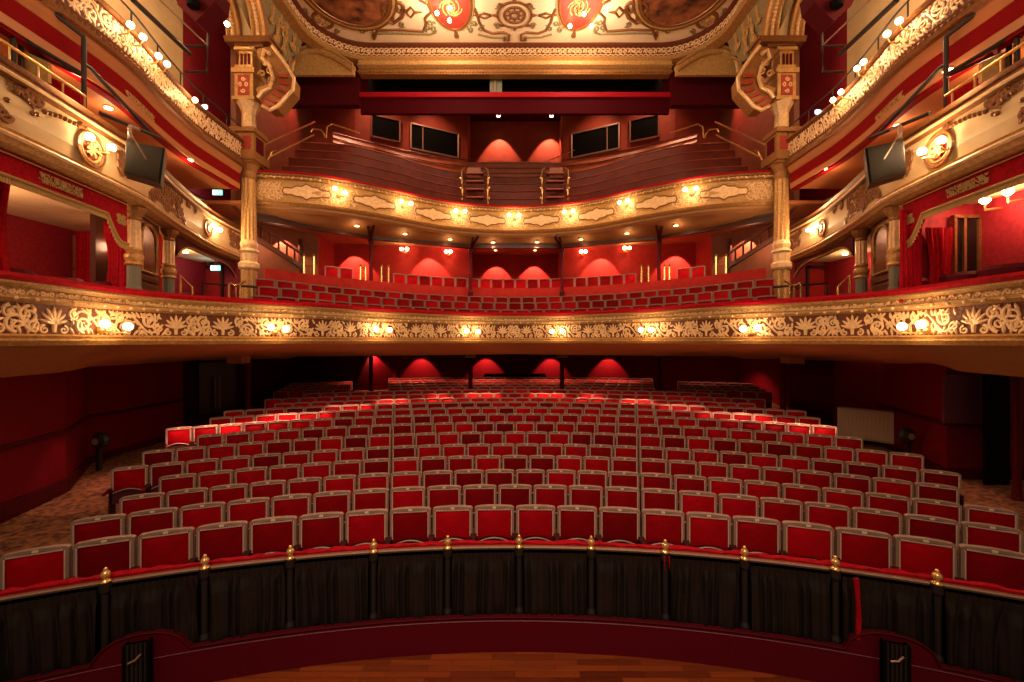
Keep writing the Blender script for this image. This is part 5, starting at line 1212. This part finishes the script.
def place(name, keys, sm, x, y, z, rz, label, grp):
    r = bpy.data.objects.new(name, None); COL.objects.link(r); r.location = (x, y, z); r.rotation_euler = (0, 0, rz); r['label'] = label; r['category'] = 'seat'; r['group'] = grp
    fr = None
    for k_ in keys:
        o = bpy.data.objects.new(k_, sm[k_]); COL.objects.link(o); o.parent = fr if k_ == 'number_plate' else r
        if k_ == 'frame': fr = o
    return r
ends = [(-30, 1060), (52, 1060), (112, 1050), (150, 976), (99, 976), (144, 926), (186, 864), (172, 850), (199, 832), (222, 812), (268, 768), (262, 770), (300, 735)]
rest = []
ROWN = [ordn(i) for i in range(0, 14)]
total = 0
for r in range(13):
    R = RD[r] - CYC; z = EYE - RH[r] - ST; dth = (.526 if r < 3 else .522 if r < 7 else .515) / R
    k0 = -40; lst = []
    for k_ in range(-40, 41):
        th = (k_ + (.5 if r % 2 == 0 else 0)) * dth; x = R * sin(th); y = R * cos(th) + CYC
        if y < 2: continue
        pxx = x / y * F + CX; hw = .09 / y * F
        if pxx - hw < ends[r][0] or pxx + hw > ends[r][1]: continue
        lst.append((x, y, th))
    for j, (x, y, th) in enumerate(lst):
        if r < 10:
            total += 1
            lab = 'red velvet seat, %s stalls row from the pit rail, %s from the left end' % (ROWN[r + 1], ordn(j + 1))
            keys = ['frame', 'backrest', 'squab', 'armrest', 'standard', 'number_plate'] if r < 6 else ['frame', 'backrest', 'squab', 'standard', 'number_plate'] if r < 8 else ['frame', 'backrest', 'squab', 'standard']
            place('theatre_chair', keys, SM1 if r < 4 else SM2, x, y, z, -th, lab, 'stalls seats, %s row' % ROWN[r + 1])
        else: rest.append((x, y, z, -th))
print('individual stalls seats', total)
# rear blocks
for i in range(5):
    D = 17.5 + i * .88; R = D - CYC; ytop = 386.2 - i * 2.3; z = EYE - (ytop - CY) * D / F - ST; dth = .515 / R
    for k_ in range(-45, 46):
        th = (k_ + (.5 if i % 2 == 0 else 0)) * dth; x = R * sin(th); y = R * cos(th) + CYC; px = x / y * F + CX
        if 392 + i * 0 < px < 652: rest.append((x, y, z, -th))
        elif (268 + i * 5 < px < 352 or 682 < px < 768 - i * 5) and i < 4: rest.append((x, y, z + .0, -th))
mat('seat_frame_rear', (.36, .24, .2), .45)
SM4 = seat_meshes(False)
mb = MB()
for x, y, z, rz in rest:
    for nm_ in ('frame', 'backrest', 'squab'):
        me = SM4[nm_]; Mx = Matrix.Translation((x, y, z)) @ Matrix.Rotation(rz, 4, 'Z')
        k = len(mb.v); mb.v += [tuple(Mx @ v.co) for v in me.vertices]
        for p in me.polygons:
            mn = me.materials[p.material_index].name; mn = {'velvet': 'velvet_far', 'seat_frame': 'seat_frame_rear'}.get(mn, mn)
            mb.f.append(tuple(k + a for a in p.vertices)); mb.m.append(mb.mi(mn))
mb.build('rear_stalls_seats', 'velvet_far', kind='stuff', label='rows of small red seats at the back of the stalls under the dress circle', category='seats')
# dress circle seats
SM3 = seat_meshes(False, 'velvet_far')
cnt = 0
for r, (d, h, pitch, lim) in enumerate(((.75, 1.12, .52, (248, 782)), (1.5, 1.44, .52, (258, 772)), (2.3, 1.74, .52, (262, 768)), (4.1, 2.70, .52, (318, 712)))):
    cu = DRESS.offset(-d); kk = int(cu.len / pitch); lst = []
    for i in range(kk):
        u = cu.len / 2 + (i - kk / 2 + (.5 if r % 2 else 0)) * pitch
        if u < 0 or u > cu.len: continue
        p, nn = cu.frame(u); px = p.x / p.y * F + CX
        if not lim[0] < px < lim[1]: continue
        if r == 3 and (352 < px < 392 or 638 < px < 678): continue
        lst.append((p, nn))
    for j, (p, nn) in enumerate(lst):
        cnt += 1; nmr = ('front', 'second', 'third', 'rearmost visible')[r]
        place('circle_chair', ['frame', 'backrest'], SM3, p.x, p.y, EYE + h - ST, atan2(nn.y, nn.x) + pi / 2, 'small red seat, %s row of the dress circle, %s from the left' % (nmr, ordn(j + 1)), 'dress circle seats, %s row' % nmr)
print('circle seats', cnt)

# ================================================================ PIT RAIL
CYC = -6.45; RR_ = 4.4 - CYC; RT = .847
def arc(R, a): return Vector((R * sin(a), R * cos(a) + CYC, 0))
am = radians(30)
AP = [tuple(arc(RR_, -am + 2 * am * i / 120)[:2]) for i in range(121)]; RC = Curve(AP, .08)
t = thing('pit_rail', 'long curved brass trimmed rail topped with crushed red velvet', 'rail')
mb = MB(); vs = []
kx = len(RC.pts); rg = random.Random(2); pr = []
for i in range(kx): pr.append([(-.04, RT - .02), (-.03, RT + .015 + rg.uniform(0, .02)), (-.07, RT + .03 + rg.uniform(-.01, .02)), (-.11, RT + .01), (-.12, RT - .04)])
for i, (p, q) in enumerate(zip(RC.pts, RC.nrm)): vs += [(p[0] + q[0] * o, p[1] + q[1] * o, z) for o, z in pr[i]]
mb.add(vs, [(i * 5 + j, i * 5 + j + 1, i * 5 + j + 6, i * 5 + j + 5) for i in range(kx - 1) for j in range(4)]); mb.build('velvet_top', 'velvet_rail', t)
mb = MB(); mb.sweep(RC.pts, RC.nrm, [(.0, RT), (.012, RT - .008), (.0, RT - .03), (-.06, RT - .03), (-.06, RT)]); mb.build('trim_strip', 'metal_trim', t)
mb = MB(); mb.sweep(RC.pts, RC.nrm, [(-.07, RT - .03), (-.07, -.2), (-.10, -.2), (-.10, RT - .03)]); mb.build('backing_board', 'black', t)
FIN = [107, 206, 291, 374, 448, 519, 591, 665, 744, 834, 936]
fa = []
for i, px in enumerate(FIN):
    r = (px - CX) / F                                       # find the angle on the rail seen at this bearing
    a = min((abs(arc(RR_, q / 2000).x / arc(RR_, q / 2000).y - r), q / 2000) for q in range(-1000, 1001))[1]; fa.append(a)
    c = arc(RR_ - .02, a); t = thing('rail_post', 'black rail post with brass finial, %s from the left along the pit rail' % ordn(i + 1), 'post', tuple(c), -a, group='posts of the pit rail')
    mb = MB(); mb.lathe((0, 0, 0), [(.045, .14), (.045, .2), (.03, .24), (.03, RT - .1), (.045, RT - .07), (.045, RT + .005)], 10); mb.build('post_shaft', 'iron', t)
    mb = MB(); mb.lathe((0, 0, RT + .005), [(.042, 0), (.045, .01), (.02, .02), (.018, .03), (.034, .05), (.038, .07), (.03, .09), (.014, .105), (.018, .115), (.008, .13)], 12); mb.build('finial', 'bright_brass', t, smooth=True)
ang = [-am] + fa + [am]
rg = random.Random(5)
for i, (a, b) in enumerate(zip(ang, ang[1:])):
    a += .05 / RR_; b -= .05 / RR_; L = (b - a) * RR_; k = int(L / .011); vs = []; rows = 12; ph = [rg.uniform(0, 6) for _ in range(6)]; nf = L / .12
    for j in range(rows + 1):
        tz = j / rows; z = .16 + (RT - .04 - .16) * tz
        for q in range(k + 1):
            s_ = q / k; o = .10 * (abs(sin(pi * nf * s_ + ph[0] + 1.2 * sin(2 * pi * 2.3 * s_ + ph[1]) + .35 * sin(3 * tz + ph[2]))) ** .7 - .5) + .008 * sin(2 * pi * nf * 2.1 * s_ + ph[3] + tz) + .01 * sin(2 * pi * 3 * s_ + ph[4])
            if tz > .88: o = .012 * sin(2 * pi * nf * 2.5 * s_ + ph[5]) + .012
            if .80 < tz < .88: o *= .35
            p = arc(RR_ - .035 - o * .7, a + (b - a) * s_); vs.append((p.x, p.y, z))
    mb = MB(); mb.add(vs, [(j * (k + 1) + q, j * (k + 1) + q + 1, (j + 1) * (k + 1) + q + 1, (j + 1) * (k + 1) + q) for j in range(rows) for q in range(k)], 'black_cloth')
    mb.build('pit_curtain', 'black_cloth', smooth=True, label='pleated black curtain panel under the pit rail, %s bay from the left' % ordn(i + 1), category='curtain', group='black curtain panels of the pit rail')
mb = MB()
for a, dz in ((fa[9] + .012, 0), ):
    c0 = arc(RR_ - .10, a); 
    mb.prism([(c0.x - .015, c0.y, RT - .02), (c0.x + .03, c0.y, RT - .02), (c0.x + .045, c0.y - .01, .45), (c0.x + .035, c0.y - .01, .27), (c0.x + .0, c0.y - .01, .27), (c0.x + .01, c0.y, .6)], (0, .015, 0))
mb.build('hanging_ribbon', 'velvet_rail', label='crimson cloth ribbon hanging over the black curtain at right', category='ribbon')
mb = MB()
for dx in (-.03, .02):
    c0 = arc(RR_ - .10, fa[7]); mb.prism([(c0.x + dx, c0.y, RT), (c0.x + dx + .012, c0.y, RT), (c0.x + dx + .01, c0.y, RT - .14)], (0, .01, 0))
mb.build('ribbon_ends', 'velvet_rail', label='two thin red ribbon ends at the rail post right of centre', category='ribbon')
# kickboard with raised arches
t = thing('pit_kickboard', 'dark red curved kickboard below the curtains with two raised humps', 'kickboard')
KR = RR_ - .10; mb = MB(); vs = []; K = 260
ab = [-radians(20.0), radians(20.3)]
def angle_at(px, R):
    r = (px - CX) / F; return min((abs(arc(R, q / 2000).x / arc(R, q / 2000).y - r), q / 2000) for q in range(-1000, 1001))[1]
ab = [angle_at(142, KR), angle_at(891, KR)]
def ktop(a):
    z = .175
    for c in ab:
        d = abs(a - c) * KR
        if d < .34: z = max(z, .175 + .20 * sqrt(max(0, 1 - (d / .34) ** 2.2)))
    return z
for i in range(K + 1):
    a = -am + 2 * am * i / K; p = arc(KR, a); q = arc(KR + .05, a); z = ktop(a); vs += [(p.x, p.y, -.25), (p.x, p.y, z), (q.x, q.y, z), (q.x, q.y, -.25)]
mb.add(vs, [(i * 4 + j, i * 4 + 4 + j, i * 4 + 4 + (j + 1) % 4, i * 4 + (j + 1) % 4) for i in range(K) for j in range(4)]); mb.build('board', 'kick_red', t)
mb = MB(); mb.tube([arc(KR - .005, -am + 2 * am * i / K) + Vector((0, 0, ktop(-am + 2 * am * i / K))) for i in range(K + 1)], .012, 5); mb.build('top_bead', 'maroon', t)
mb = MB(); mb.tube([arc(KR - .003, -am + 2 * am * i / K) + Vector((0, 0, .135)) for i in range(K + 1)], .006, 4); mb.build('highlight_line', 'panel_purple', t)  # ledge highlight put in as a thin lighter line on the board
for j, a in enumerate(ab):
    c = arc(KR - .07, a); t = thing('kickboard_post', 'black ribbed metal post in front of the %s hump of the kickboard' % ('left', 'right')[j], 'post', tuple(c), -a)
    mb = MB()
    for dx in (-.065, -.03, 0, .03, .065): mb.box((dx, 0, .06), (.02, .05, .56), 'iron')
    mb.box((0, .01, .06), (.15, .03, .56), 'black'); mb.box((-.085, 0, .06), (.02, .08, .58), 'black'); mb.box((.085, 0, .06), (.02, .08, .58), 'black'); mb.build('channel', 'iron', t)
    mb = MB(); mb.tube([(-.05, -.04, .2), (0, -.05, .22), (.04, -.04, .26)], .01, 5); mb.build('latch', 'metal_trim', t)
